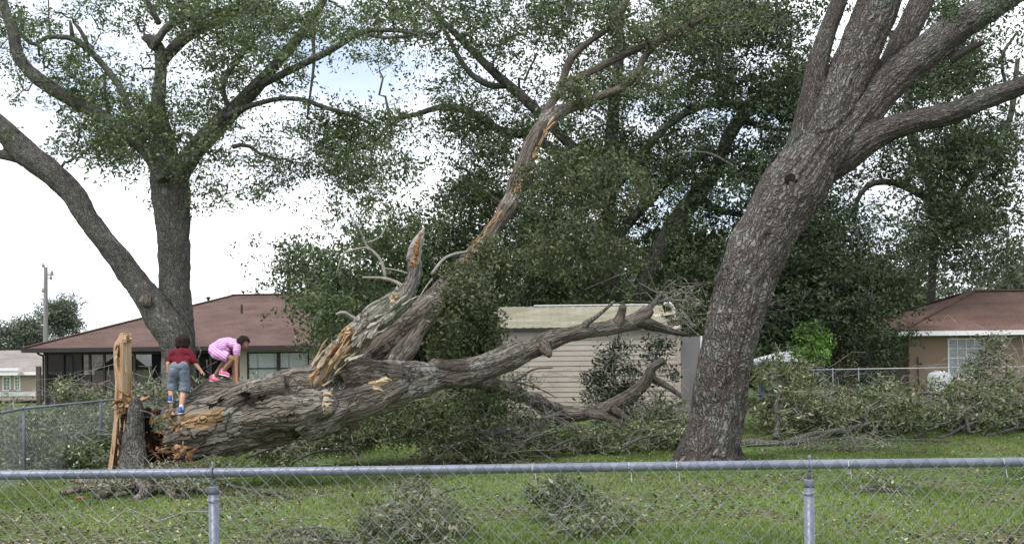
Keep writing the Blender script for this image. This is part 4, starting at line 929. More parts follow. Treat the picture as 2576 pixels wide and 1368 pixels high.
# ------------------------------------------------------------------ the leaning oak in front
def leaning_oak():
    Y = 18.8; b = P(1785, 1172, Y); zb = float(ground(b[0], Y))
    t = thing('leaning_oak', 'massive leaning oak with furrowed bark rising from the lawn at the right', 'tree', (b[0], Y, zb))
    L = [[(1776, 1195, 92), (1781, 1160, 78), (1790, 1110, 70), (1803, 1050, 67), (1818, 950, 66), (1842, 830, 67), (1872, 720, 70), (1915, 610, 74), (1965, 518, 76), (2008, 450, 76), (2050, 380, 66), (2105, 300, 50), (2160, 220, 34), (2200, 150, 20)],
         [(1985, 480, 55), (2008, 400, 45), (2028, 320, 34), (2045, 230, 27), (2060, 150, 25), (2085, 70, 22), (2112, 0, 20), (2140, -80, 18)],
         [(1990, 500, 66), (2035, 400, 62), (2085, 300, 58), (2128, 210, 54), (2165, 120, 53), (2200, 40, 54), (2230, -50, 50)],
         [(2030, 430, 62), (2080, 375, 58), (2145, 305, 52), (2215, 228, 46), (2310, 148, 43), (2405, 72, 39), (2500, 15, 33), (2600, -50, 27)]]
    L = [limb(c, Y) for c in L]
    L.append(limb([(2205, 240, 26, 19.6), (2240, 165, 28, 19.7), (2285, 75, 29, 19.8), (2318, 0, 28, 19.9), (2350, -80, 25, 20)]))
    L.append(limb([(2060, 440, 34, 18.9), (2120, 400, 40, 18.8), (2175, 358, 36, 18.6), (2235, 325, 32, 18.4), (2305, 303, 28, 18.1), (2385, 287, 27, 17.8), (2455, 258, 25, 17.5), (2576, 214, 24, 17.2), (2700, 165, 20, 17)]))
    L.append(limb([(2390, 150, 16, 18.8), (2440, 122, 9, 18.6), (2478, 106, 6, 18.5)]))
    for u, v in ((1690, 1178), (1735, 1205), (1880, 1178), (1840, 1200), (1770, 1210)):      # root flare
        L.append(limb([(1783+(u-1783)*.25, 1095, 34, Y), (1783+(u-1783)*.7, 1150, 24, Y-.25*(v-1170)/30), (u, v, 12, Y-.9*(v-1170)/30), (u+(u-1783)*.15, v+8, 5, Y-1.1*(v-1170)/30)]))
    V, Q, T, at, LS = solid_bark(L, .0225, .065, 15, .15, 1, .09, seed=4, big=.45)
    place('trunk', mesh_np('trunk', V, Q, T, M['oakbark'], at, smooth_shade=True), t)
    k = P(1990, 452, Y-.53); V2, Q2, T2 = ball(k, .11, 16, (1.1, .5, 1.0)); V2 = V2+(fbm(V2*9, 3, 8)[:, None]-.5)*.08
    place('knot', mesh_np('knot', V2, Q2, T2, M['cavity']), t)
    # moss and bark lettuce on the upper limb, sprig of leaves
    g = np.random.default_rng(5); C = P(g.normal(2405, 12, 16), g.normal(45, 12, 16), 18.0+g.normal(size=16)*.1)
    C = np.concatenate([C, P(g.uniform(2480, 2620, 90), g.uniform(-40, 120, 90), 18.+g.normal(size=90)*.8)])
    V, Q, col = leaf_cloud(C, 10, .12, .07, 6, lv=.5); o = place('crown', mesh_np('crown', V, Q, None, M['leaf_dark'], {'lv': col}), t); o['kind'] = 'stuff'
leaning_oak()
# ------------------------------------------------------------------ the fallen oak
def shard(mb, a, b, w, th, rng_, jag=.5):
    """a splinter: irregular tapering sliver from a to b"""
    a = np.array(a, float); b = np.array(b, float); d = b-a; l = np.linalg.norm(d); t = d/l
    s = unit(np.cross(t, rng_.normal(size=3))); n = np.cross(t, s); K = 5; V = []; w *= .85
    for i in range(K):
        f = i/(K-1); ww = w*(1-.85*f**1.6)*(1+jag*rng_.uniform(-1, 1)); tt = th*(1-.8*f)*(1+jag*rng_.uniform(-1, 1)); c = a+d*f+s*rng_.normal()*w*.15+n*rng_.normal()*th*.3
        V += [c-s*ww/2-n*tt/2, c+s*ww/2-n*tt/2, c+s*ww/2+n*tt/2, c-s*ww/2+n*tt/2]
    Q = [(0, 3, 2, 1)]+[(i*4+j, i*4+(j+1) % 4, (i+1)*4+(j+1) % 4, (i+1)*4+j) for i in range(K-1) for j in range(4)]+[(K*4-4, K*4-3, K*4-2, K*4-1)]
    mb.add(V, Q)
def fallen_oak():
    zb = -.3; c0 = P(640, 1150, 16.2)
    t = thing('fallen_oak', 'huge snapped oak lying across the lawn with forked limbs and torn wood', 'fallen tree', (float(c0[0]), 16.2, zb))
    L = [[(436, 1086, 74, 16.0), (470, 1080, 80, 16.0), (540, 1066, 82, 16.0), (640, 1042, 86, 16.1), (760, 1006, 80, 16.2), (860, 985, 78, 16.3), (950, 972, 66, 16.4), (1030, 960, 49, 16.6), (1110, 948, 36, 16.9), (1200, 934, 27, 17.2), (1280, 900, 25, 17.5), (1330, 880, 23, 17.7), (1385, 856, 22, 18), (1450, 838, 19, 18.4), (1540, 822, 18, 19), (1600, 804, 17, 19.5), (1632, 780, 14, 19.8)],
         [(1600, 806, 15, 19.5), (1655, 822, 12, 19.8), (1700, 836, 9, 20), (1732, 842, 5, 20.1)],
         [(1545, 822, 14, 19), (1562, 795, 11, 19), (1568, 768, 9, 18.9)],
         [(1360, 870, 20, 17.8), (1378, 885, 13, 17.6), (1382, 897, 7, 17.5)],
         # dead spar
         [(780, 1000, 48, 16.1), (822, 945, 38, 15.95), (862, 884, 36, 15.85), (924, 824, 31, 15.8), (974, 778, 28, 15.8), (1015, 745, 22, 15.85), (1039, 700, 16, 15.9), (1041, 655, 15, 15.9)],
         # second and third limbs
         [(860, 960, 50, 16.4), (905, 900, 42, 16.6), (950, 860, 38, 16.9), (1005, 822, 35, 17.2), (1060, 782, 29, 17.6), (1102, 742, 26, 18.2), (1150, 695, 26, 18.8), (1196, 635, 23, 19.3), (1240, 574, 21, 19.7), (1285, 505, 20, 20), (1302, 450, 20, 20.2), (1326, 390, 21, 20.4), (1358, 330, 21, 20.6), (1395, 290, 17, 20.7), (1435, 272, 13, 20.8), (1490, 252, 12, 20.9), (1555, 225, 11, 21), (1598, 195, 11, 21), (1618, 150, 9, 21), (1655, 105, 10, 21), (1705, 80, 9, 21), (1780, 40, 7, 21)],
         [(960, 960, 34, 16.5), (990, 915, 27, 16.8), (1022, 878, 26, 17), (1052, 832, 24, 17.3), (1085, 792, 20, 17.7), (1115, 755, 14, 18)],
         [(1358, 325, 15, 20.6), (1380, 270, 11, 20.8), (1428, 215, 10, 21), (1498, 175, 9, 21), (1588, 130, 10, 21.2), (1650, 105, 9, 21.2), (1720, 80, 7, 21.3)],
         [(1400, 245, 9, 20.8), (1416, 200, 9, 21), (1436, 150, 9, 21), (1470, 115, 8, 21), (1528, 72, 9, 21), (1560, 30, 8, 21), (1585, -10, 7, 21)],
         # surface swellings and lower stubs
         [(560, 1075, 46, 15.82), (640, 1050, 44, 15.75), (700, 1035, 42, 15.72), (760, 1028, 38, 15.7), (805, 1018, 32, 15.6), (822, 1010, 30, 15.55)],
         [(500, 1030, 40, 15.9), (600, 1003, 38, 15.95), (700, 985, 36, 16), (790, 966, 38, 16)],
         [(486, 1012, 22, 15.95), (518, 993, 29, 15.95), (570, 985, 27, 15.95), (630, 984, 26, 15.95), (700, 978, 26, 15.95), (760, 965, 24, 16)],
         [(470, 1045, 46, 15.9), (560, 1020, 36, 15.8), (640, 985, 30, 15.7), (720, 970, 28, 15.75)],
         [(760, 1060, 50, 15.9), (860, 1020, 48, 15.9), (950, 990, 42, 16), (1000, 960, 36, 16.3)],
         [(850, 1020, 40, 16), (846, 1062, 20, 16), (858, 1085, 13, 16)], [(870, 1040, 30, 16.1), (885, 1065, 16, 16.2), (898, 1080, 8, 16.2)],
         [(860, 950, 34, 15.9), (905, 935, 40, 15.95), (960, 940, 34, 16.1), (1010, 945, 26, 16.3)],
         # lower branches running right to the ground before the shed
         [(1120, 955, 22, 17), (1190, 960, 17, 18), (1260, 975, 17, 20), (1340, 1006, 17, 22.5), (1400, 1034, 18, 24), (1460, 1040, 18, 24.2), (1520, 1028, 17, 24.2), (1580, 1000, 17, 24), (1622, 962, 15, 24), (1640, 925, 12, 23.9), (1672, 905, 10, 23.8)],
         [(1340, 1008, 12, 22.5), (1392, 1052, 11, 23.5), (1440, 1075, 9, 24), (1492, 1090, 7, 24.2)],
         [(1480, 1038, 12, 24.1), (1530, 1052, 11, 24), (1582, 1082, 9, 23.8)], [(1545, 1030, 10, 24), (1575, 1050, 8, 23.8), (1612, 1076, 6, 23.7)], [(1632, 945, 9, 24), (1680, 972, 8, 24), (1712, 995, 6, 24)],
         [(1085, 930, 26, 16.8), (1160, 925, 22, 17.0), (1240, 905, 22, 17.3), (1300, 880, 20, 17.5)]]
    L = [limb(c) for c in L]
    tear = spline(np.concatenate([limb([(1412, 288, 1, 20.3), (1385, 305, 1, 20.3), (1360, 345, 1, 20.1), (1338, 390, 1, 20.0), (1318, 440, 1, 19.95), (1300, 480, 1, 19.9)])]), .12)
    tear2 = spline(limb([(1262, 530, 1, 19.5), (1235, 562, 1, 19.4), (1208, 592, 1, 19.2), (1185, 622, 1, 19.0), (1168, 660, 1, 18.8)]), .12)
    patch = spline(limb([(455, 1058, 1, 15.35), (500, 1060, 1, 15.38), (540, 1046, 1, 15.4)]), .08)
    spar = spline(limb([(790, 935, 1, 15.6), (828, 892, 1, 15.5), (868, 850, 1, 15.6)]), .08)
    pale = spline(limb([(745, 1005, 1, 15.25), (775, 1000, 1, 15.2), (812, 985, 1, 15.2)]), .1)
    def wood(V):
        w = np.zeros(len(V))
        for S, r in ((tear, .060), (tear2, .085), (patch, .125), (spar, .20)):
            d = np.full(len(V), 9.)
            for s in S: d = np.minimum(d, np.linalg.norm((V-s[:3])*[1, .55, 1], axis=1))
            w = np.maximum(w, np.clip(1.0-d/r*.5, 0, 1))
        w += (fbm(V*4, 3, 5)-.5)*.25
        return np.clip(w, 0, 1)
    sparline = spline(L[4], .06)
    V, Q, T, at, LS = solid_bark(L, .0255, .085, 8, .14, 2, .26, wood=wood, seed=9, big=1.1)
    dl = np.full(len(V), 9.)
    for s in spline(L[4], .06)[14:]: dl = np.minimum(dl, np.linalg.norm(V-s[:3], axis=1)-s[3])
    dead = np.clip(1-dl/.10, 0, 1)
    for s in pale: dead = np.maximum(dead, np.clip(.75-np.linalg.norm((V-s[:3])*[.5, .3, 1.6], axis=1)/.18*.5, 0, .75))
    sn = (fbm(np.stack([at['bk'][:, 0]*16, at['bk'][:, 1]*16, at['bk'][:, 2]*2.2], -1), 3, 6)-.5); N = mesh_normals(V, Q, T); V = V+N*(sn*.16*np.clip(dead, 0, 1))[:, None]
    at['dead'] = dead
    place('trunk', mesh_np('trunk', V, Q, T, M['fallenbark'], at, smooth_shade=True), t)
    g = np.random.default_rng(12)
    # torn ribbons of bleached bark and fibre along the spar
    for k in range(26):
        f = g.uniform(); u = 800+225*f+g.normal()*10; v = 950-205*f+g.normal()*12; a = P(u, v, 15.38+.1*g.uniform()); b = P(u+34*g.uniform(.5, 1.3), v-30*g.uniform(.5, 1.4), 15.40+.1*g.uniform()); mb = MB(); shard(mb, a, b, g.uniform(.03, .07), .025, g); V_, Q_, T_ = mb.arrays()
        place('bark_ribbon', mesh_np('bark_ribbon', V_, Q_, T_, M['greywood'] if f > .35 or k % 2 else M['fresh_light']), t)
    for k in range(10):
        u, v = [(992, 745), (1000, 738), (985, 752), (840, 862), (870, 830), (905, 800)][k % 6]; a = P(u+g.normal()*4, v+8, 15.6+g.normal()*.1); b = P(u+g.normal()*6-2, v-14*g.uniform(.5, 1.3), 15.6+g.normal()*.1); mb = MB(); shard(mb, a, b, .07, .05, g); V_, Q_, T_ = mb.arrays(); place('splinter', mesh_np('splinter', V_, Q_, T_, M['greywood'] if k % 2 else M['fresh_light']), t)
    # long fibres torn from the rising limb
    for (u0, v0, u1, v1, Y) in ((1395, 298, 1372, 330, 20.3), (1372, 330, 1350, 372, 20.2), (1350, 372, 1334, 412, 20.1), (1334, 412, 1318, 452, 20.), (1318, 450, 1302, 486, 19.9), (1262, 532, 1236, 566, 19.45), (1238, 562, 1208, 596, 19.3), (1212, 592, 1184, 628, 19.1), (1188, 624, 1170, 664, 18.9), (1178, 640, 1166, 668, 18.8)):
        for q in range(3):
            mb = MB(); shard(mb, P(u0+g.normal()*3, v0+g.normal()*4, Y-.12), P(u1+g.normal()*4, v1+g.normal()*4, Y-.13), g.uniform(.025, .06), .03, g); V_, Q_, T_ = mb.arrays(); place('splinter', mesh_np('splinter', V_, Q_, T_, [M['fresh'], M['orange'], M['fresh_light']][q]), t)
    # bared golden wood slabs in the opening
    for k in range(22):
        f = g.uniform(); a = P(776+f*60+g.normal()*7, 950-f*60+g.normal()*8, 15.45+.06*g.normal()); b = a+(P(824, 880, 15.45)-P(778, 948, 15.45))*g.uniform(.4, .95)+g.normal(size=3)*.03
        mb = MB(); shard(mb, a, b, .06*g.uniform(.5, 1.3), .04, g); V_, Q_, T_ = mb.arrays()
        place('split_wood', mesh_np('split_wood', V_, Q_, T_, [M['fresh_light'], M['fresh'], M['orange'], M['greywood']][k % 4]), t)
    # hollow dead top of the spar: half shell with rotten core
    TP = spline(limb([(1042, 668, 15, 15.9), (1040, 648, 16, 15.9), (1048, 618, 15, 15.9), (1060, 592, 10, 15.9), (1068, 573, 3, 15.9)]), .03); V_, Q_, T_ = tube(TP[:, :3], TP[:, 3], 12)
    V_ = V_+(fbm(V_*12, 3, 4)[:, None]-.5)*.09; place('dead_top', mesh_np('dead_top', V_, Q_, T_, M['deadbark'], {'bk': V_, 'wood': np.zeros(len(V_))}), t)
    mb = MB()
    for k in range(7):
        f = k/6; a = P(1040+10*f+g.normal()*3, 672-60*f, 15.62+.02*k); b = P(1046+14*f+g.normal()*3, 640-62*f, 15.7+.02*k); shard(mb, a, b, .07, .04, g)
    V_, Q_, T_ = mb.arrays(); place('rotten_core', mesh_np('rotten_core', V_, Q_, T_, M['orange']), t)
    # broken stub end
    for k in range(9):
        an = k*2*math.pi/9; a = P(812+0*math.cos(an), 1010+22*math.sin(an), 15.4+.12*math.cos(an)); b = a+np.array([.12+.05*g.uniform(), -.03, .02*g.normal()]); mb = MB(); shard(mb, a, b, .09, .05, g); V_, Q_, T_ = mb.arrays()
        place('splinter', mesh_np('splinter', V_, Q_, T_, M['greywood'] if k % 2 else M['fresh_light']), t)
    for (a, b) in (((930, 958, 15.35), (957, 975, 15.4)), ((945, 962, 15.3), (975, 958, 15.35)), ((938, 970, 15.3), (965, 985, 15.3)), ((955, 955, 15.4), (985, 952, 15.4)), ((610, 978, 15.5), (632, 985, 15.3)), ((596, 988, 15.5), (634, 976, 15.4)), ((640, 970, 15.6), (662, 962, 15.7))):
        mb = MB(); shard(mb, P(*a), P(*b), .08, .05, g); V_, Q_, T_ = mb.arrays(); place('torn_bark', mesh_np('torn_bark', V_, Q_, T_, M['fresh_light'] if a[0] > 900 else M['fallenbark'], {'bk': V_, 'wood': np.zeros(len(V_))}), t)
    # solid near-black shards, the shade of crevices put into their colour
    for (u, v, Y, s) in ((534, 1020, 15.42, .07), (618, 992, 15.45, .12), (735, 1043, 15.15, .05), (560, 1004, 15.5, .06), (655, 1000, 15.45, .07)):
        mb = MB(); [shard(mb, P(u+g.normal()*5-8, v+g.normal()*3+4, Y-.0), P(u+g.normal()*5+10, v+g.normal()*3-5, Y+.03), s*.7, s*.5, g) for _ in range(4)]; V_, Q_, T_ = mb.arrays(); place('hollow', mesh_np('hollow', V_, Q_, T_, M['cavity']), t)
    # broken butt: hollow, rotten heart and torn shards
    cc = P(440, 1090, 15.98); mb = MB(); R = .43
    for k in range(70):
        an = g.uniform(0, 2*math.pi); r = R*g.uniform(.35, 1.02); a = cc+np.array([.12, math.cos(an)*r, math.sin(an)*r]); b = a+np.array([-g.uniform(.05, .30), g.normal()*.03, g.normal()*.05]); shard(mb, a, b, g.uniform(.05, .13), g.uniform(.03, .08), g)
    V_, Q_, T_ = mb.arrays(); o = place('rotten_heart', mesh_np('rotten_heart', V_, Q_, T_, M['rot']), t); o['kind'] = 'stuff'
    for k in range(30):
        an = g.uniform(-.3, math.pi+1.2); r = R*g.uniform(.8, 1.08); a = cc+np.array([.15, -math.cos(an)*r if False else math.cos(an)*r*1.0, math.sin(an)*r]); b = a+np.array([-g.uniform(.12, .38), g.normal()*.04, g.normal()*.07]); mb = MB(); shard(mb, a, b, g.uniform(.04, .12), g.uniform(.03, .06), g); V_, Q_, T_ = mb.arrays()
        place('splinter', mesh_np('splinter', V_, Q_, T_, M['orange'] if k % 3 else M['fresh']), t)
    for (u, v, Y, n, s) in ((428, 1036, 15.55, 9, .8), (460, 1140, 15.4, 10, .9), (452, 1132, 15.35, 8, .8), (446, 1062, 15.4, 5, .7)):
        for k in range(n):
            a = P(u+g.normal()*8, v+g.normal()*6+4, Y+g.normal()*.04); b = a+g.normal(size=3)*[.13, .08, .1]*s; mb = MB(); shard(mb, a, b, .08*s, .05, g); V_, Q_, T_ = mb.arrays()
            place('splinter', mesh_np('splinter', V_, Q_, T_, M['orange'] if k % 2 else M['fresh']), t)
    # thin dead branches
    thin = [[(1022, 728, 9, 15.9), (1000, 712, 8, 15.9), (965, 700, 6, 15.8), (910, 697, 4, 15.7)], [(968, 700, 7, 15.9), (964, 672, 6.5, 15.9), (958, 650, 6, 15.9), (944, 638, 6, 15.9), (926, 626, 6, 15.9), (890, 630, 5, 15.9), (862, 640, 4, 15.9), (846, 690, 3, 15.9)],
            [(934, 632, 5.5, 15.9), (920, 610, 5, 15.9), (908, 585, 3.5, 15.9), (880, 545, 2, 15.9), (840, 555, 1.4, 15.9), (800, 570, 1, 15.9)], [(922, 613, 3.5, 15.9), (955, 596, 3.2, 15.9), (972, 570, 3, 15.9), (982, 535, 2.4, 15.9), (1005, 528, 1.4, 15.9)], [(908, 590, 2, 15.9), (886, 560, 2, 15.9), (893, 530, 1.4, 15.9), (880, 510, 1, 15.9)],
            [(1035, 690, 4, 15.9), (1000, 680, 3, 15.9), (965, 676, 2, 15.9)], [(1085, 690, 6, 17), (1115, 655, 6, 17.5), (1145, 640, 6, 18), (1175, 637, 6, 18.6)], [(1090, 700, 3, 17), (1070, 720, 3, 16.8), (1052, 760, 2, 16.6)],
            [(920, 820, 8, 16), (885, 795, 8, 16), (862, 785, 7, 15.9), (845, 790, 5, 15.9)], [(1448, 836, 11, 18.4), (1475, 812, 10, 18.4), (1505, 793, 8, 18.4), (1545, 756, 6, 18.4)], [(1610, 800, 13, 19.6), (1640, 770, 10, 19.8), (1663, 738, 6, 20), (1680, 718, 4, 20)],
            [(1680, 718, 3, 20), (1720, 712, 2, 20), (1790, 708, 1.5, 20)], [(1288, 505, 7, 20), (1262, 512, 7, 19.9), (1240, 495, 6, 19.8), (1222, 480, 5, 19.7)],
            [(1698, 90, 5, 21), (1650, 150, 4, 21), (1600, 185, 4, 21)], [(1700, 85, 5, 21), (1760, 70, 4, 21), (1850, 65, 3, 21), (1930, 50, 2, 21)], [(1440, 480, 3, 20.5), (1470, 520, 3, 20.4), (1495, 578, 3.5, 20.3)], [(1430, 400, 3, 20.5), (1438, 450, 3.5, 20.5), (1442, 480, 3, 20.5)],
            [(1560, 840, 7, 19), (1555, 860, 5, 19), (1560, 880, 3, 19)], [(1700, 385, 3, 21), (1780, 385, 5, 21), (1850, 420, 5, 21)], [(1490, 1070, 3, 22), (1420, 1082, 4, 21), (1330, 1100, 4, 20), (1230, 1095, 3, 19.5)], [(1270, 1082, 4, 20), (1200, 1095, 4.5, 19.5), (1150, 1120, 3, 19), (1100, 1135, 2, 19)]]
    thin = [[(q[0]+random.gauss(0, 1.5), q[1]+random.gauss(0, 1.5), q[2]*(.62 if q[2] < 9 else .8), q[3]) for q in c] for c in thin]
    thin = [limb(c) for c in thin]
    for c in thin: thin_wood([(c, .1)], 'branch', M['deadbark'] if c[0][0] < 0 else M['greybark'], t)
    # leaves still on it: blobs (u, v, ru, rv, Y, rY, clumps)
    blobs = [(1480, 480, 130, 110, 20.5, 1.2, 230), (1590, 480, 60, 80, 20.8, .9, 90), (1400, 620, 120, 80, 20, 1.3, 190), (1500, 600, 80, 110, 20.6, 1., 150), (1180, 740, 90, 90, 18.3, .9, 240), (1120, 800, 60, 70, 17.8, .7, 120), (1230, 820, 45, 90, 18.6, .8, 120),
             (1260, 690, 90, 60, 19, 1., 110), (1570, 640, 50, 50, 21, .8, 50), (1660, 90, 110, 50, 21, 1., 90), (1560, 60, 80, 50, 21, .8, 60), (1800, 50, 130, 55, 21.5, 1., 130), (1130, 880, 70, 40, 18.6, .7, 90), (1330, 470, 30, 60, 19.2, .3, 36), (1240, 640, 60, 50, 18.8, .4, 60), (1450, 230, 60, 40, 20.2, .5, 40), (1620, 210, 70, 50, 20.5, .6, 60), (1380, 400, 50, 40, 19.8, .4, 40)]
    gg = np.random.default_rng(14); C = []
    for (u, v, ru, rv, Y, rY, n) in blobs:
        d = unit(gg.normal(size=(n, 3)))*(gg.uniform(0, 1, n)**.4)[:, None]; C.append(P(u, v, Y)+d*[ru*Y/F, rY, rv*Y/F])
    C = np.concatenate(C); C = C[fbm(C*1.4, 2, 9) > .42]
    crown(t, C, np.concatenate(LS+[spline(c, .2) for c in thin]), 19, 18, .17, .092, M['leaf_olive'], 15, .03, 260, .0045, .50, .42)
    # darker roof-side foliage hanging left of the spar
    blobs = [(760, 770, 75, 40, 19, .6, 60), (850, 800, 80, 60, 18.5, .9, 130), (900, 730, 110, 70, 19, 1., 170), (800, 840, 60, 35, 18.5, .6, 50), (1010, 600, 110, 70, 19.5, 1, 130), (930, 640, 70, 60, 19, .8, 80), (880, 880, 40, 30, 17.8, .5, 40), (720, 790, 40, 30, 19, .5, 22)]
    C = []
    for (u, v, ru, rv, Y, rY, n) in blobs:
        d = unit(gg.normal(size=(n, 3)))*(gg.uniform(0, 1, n)**.4)[:, None]; C.append(P(u, v, Y)+d*[ru*Y/F, rY, rv*Y/F])
    C = np.concatenate(C); C = C[fbm(C*1.6, 2, 19) > .44]
    V, Q, col = leaf_cloud(C, 16, .17, .095, 18, lv=.45); o = place('crown', mesh_np('crown', V, Q, None, M['leaf_oak'], {'lv': col}), t); o['kind'] = 'stuff'
    A, B, r0, r1 = grow(np.concatenate([spline(c, .2) for c in thin[:5]]+[LS[4], LS[5][:20]]), C[::4], .02, 3); V, Q, _ = twigs(A, B, r0, r1*.7, 5, 4, .08, .05, 4); o = place('branches', mesh_np('branches', V, Q, None, M['greybark'], {'bk': V, 'wood': np.zeros(len(V))}), t); o['kind'] = 'stuff'
fallen_oak()

def stump():
    c = P(375, 1190, 16.05); zb = float(ground(c[0], 16.)); cx, cy = float(c[0]), 16.05
    t = thing('shattered_stump', 'shattered oak stump with a tall golden spike of split wood and rotten heart', 'stump', (cx, cy, zb))
    g = np.random.default_rng(31)
    # bark shell: jagged height by angle (0 = right, -90 = towards the camera)
    n = 96; th = np.arange(n)*2*np.pi/n; K = 26
    def hgt(a):
        d = lambda c_, w: np.exp(-(((a-c_+np.pi) % (2*np.pi)-np.pi)/w)**2)
        return .40+.95*d(math.radians(258), .35)+.75*d(math.radians(170), .6)+.80*d(math.radians(110), .6)+.62*d(math.radians(50), .6)
    H = hgt(th)+.10*(noise(np.stack([np.cos(th)*9, np.sin(th)*9, 0*th], -1), 4)-.5)*2+.04*g.uniform(-1, 1, n)
    V = []; 
    for inner in (0, 1):
        for k in range(K):
            f = k/(K-1); z = H*f; r = (.50+.36*np.exp(-z/.16)*(1+.5*np.sin(th*5+1)))-inner*(.075+.03*np.sin(th*7)); r = r*(1-.08*f)
            r = r+(fbm(np.stack([np.cos(th)*5, np.sin(th)*5, z*3], -1), 3, 6)-.5)*.12
            V.append(np.stack([cx+np.cos(th)*r, cy+np.sin(th)*r*.95, zb-.05+z], -1))
    V = np.array(V).reshape(-1, 3); Q = []; mi = []; i = np.arange(K-1)[:, None]*n; j = np.arange(n)[None]; j2 = (j+1) % n
    q0 = np.stack([i+j, i+j2, i+n+j2, i+n+j], -1).reshape(-1, 4); q1 = q0[:, ::-1]+K*n
    jj = np.arange(n); q2 = np.stack([(K-1)*n+jj, (K-1)*n+(jj+1) % n, (2*K-1)*n+(jj+1) % n, (2*K-1)*n+jj], -1)
    bk = np.stack([np.tile(np.cos(th)*.4, 2*K), np.tile(np.sin(th)*.4, 2*K), V[:, 2]], -1)
    me = mesh_np('bark_shell', V, np.concatenate([q0, q1, q2]), None, None, {'bk': bk, 'wood': np.zeros(len(V))}, mats=[M['greybark'], M['rot'], M['orange']], midx=[0]*len(q0)+[1]*len(q1)+[2]*len(q2), smooth_shade=True)
    place('bark_shell', me, t)
    # rotten floor and wall inside
    V_, Q_, T_ = ball((cx, cy, zb+.12), .5, 20, (1, 1, .55)); V_ = V_+(fbm(V_*6, 4, 3)[:, None]-.5)*.25; place('rotten_core', mesh_np('rotten_core', V_, Q_, T_, M['rot']), t)
    mb = MB()
    for k in range(120):
        a = g.uniform(0, 2*np.pi); r = g.uniform(.15, .46); p = np.array([cx+math.cos(a)*r, cy+math.sin(a)*r, zb+.05]); hh = g.uniform(.2, .85)*(1.1 if math.cos(a) < .2 else .7); shard(mb, p, p+[g.normal()*.06, g.normal()*.06, hh], g.uniform(.05, .14), g.uniform(.04, .09), g)
    V_, Q_, T_ = mb.arrays(); o = place('rotten_wood', mesh_np('rotten_wood', V_, Q_, T_, M['rot']), t); o['kind'] = 'stuff'
    for k in range(34):
        u, v = [(345, 1012), (312, 1012), (318, 1030), (300, 1015), (325, 1060), (330, 1120)][k % 6]; a = P(u+g.normal()*7, v+g.normal()*8, 15.75+g.normal()*.06); b = a+g.normal(size=3)*[.12, .07, .09]; mb = MB(); shard(mb, a, b, .07, .045, g); V_, Q_, T_ = mb.arrays(); place('splinter', mesh_np('splinter', V_, Q_, T_, M['orange'] if k % 3 else M['fresh']), t)
    # dark cavity between spike and bark slab, with charred looking lumps
    for k in range(14):
        V_, Q_, T_ = ball(P(311+g.normal()*6, 1040+130*k/14, 15.78+g.normal()*.03), .07, 8, (1, .8, 1.1)); V_ = V_+(fbm(V_*14, 3, k)[:, None]-.5)*.08; place('rotten_lump', mesh_np('rotten_lump', V_, Q_, T_, M['cavity'] if k % 3 else M['rot']), t)
    for k in range(22):
        V_, Q_, T_ = ball(P(365+75*g.uniform(), 1035+120*g.uniform(), 16.0+g.normal()*.05), .10, 8, (1, .8, 1.1)); V_ = V_+(fbm(V_*14, 3, k)[:, None]-.5)*.12; place('rotten_lump', mesh_np('rotten_lump', V_, Q_, T_, M['cavity'] if k % 3 else M['rot']), t)
    for k in range(12):
        a = P([372, 385, 398, 440, 452][k % 5]+g.normal()*4, [1120, 1060, 1130, 1075, 1100][k % 5]+g.normal()*6, 15.7); b = a+g.normal(size=3)*[.10, .05, .12]; mb = MB(); shard(mb, a, b, .06, .04, g); V_, Q_, T_ = mb.arrays(); place('splinter', mesh_np('splinter', V_, Q_, T_, M['orange']), t)
    # spike: a wedge of split heartwood; outline rows (v, left, ridge, right)
    rows = [(1200, 266, 280, 294), (1180, 270, 282, 293), (1120, 280, 290, 298), (1060, 286, 295, 303), (1015, 287, 306, 330), (960, 287, 308, 333), (920, 286, 308, 332), (880, 286, 309, 331), (862, 287, 310, 331), (850, 295, 313, 330), (842, 301, 315, 329), (836, 304, 313, 327)]
    V_ = []; Ys = 15.85
    for (v, l, m, r) in rows:
        jl = g.normal()*1.0; V_ += [P(l+jl, v, Ys+.05), P((l+m)/2, v+g.normal(), Ys-.03), P(m, v, Ys-.11), P((m+r)/2+g.normal()*.5, v, Ys-.03), P(r+g.normal()*.8, v, Ys+.06), P((l+r)/2, v, Ys+.26)]
    V_ = np.array(V_); k = 6; K2 = len(rows); Q_ = [(i*k+j, i*k+(j+1) % k, (i+1)*k+(j+1) % k, (i+1)*k+j) for i in range(K2-1) for j in range(k)]; Q_ += [((K2-1)*k, (K2-1)*k+1, (K2-1)*k+2, (K2-1)*k+3)]
    T_ = [((K2-1)*k+3, (K2-1)*k+4, (K2-1)*k+5), ((K2-1)*k, (K2-1)*k+3, (K2-1)*k+5)]
    mi = [0 if (i % k) in (0, 1, 4, 5) else 1 for i in range((K2-1)*k)]+[0]+[0, 0]
    place('split_spike', mesh_np('split_spike', V_, Q_, T_, None, mats=[M['fresh'], M['fresh_light']], midx=mi), t)
    for (a, b, w) in (((312, 862, 15.73), (318, 833, 15.78), .06), ((296, 880, 15.8), (306, 846, 15.85), .06), ((325, 860, 15.8), (329, 838, 15.85), .05), ((291, 905, 15.78), (296, 868, 15.8), .05)):
        mb = MB(); shard(mb, P(*a), P(*b), w, .05, g); V_, Q_, T_ = mb.arrays(); place('splinter', mesh_np('splinter', V_, Q_, T_, M['fresh']), t)
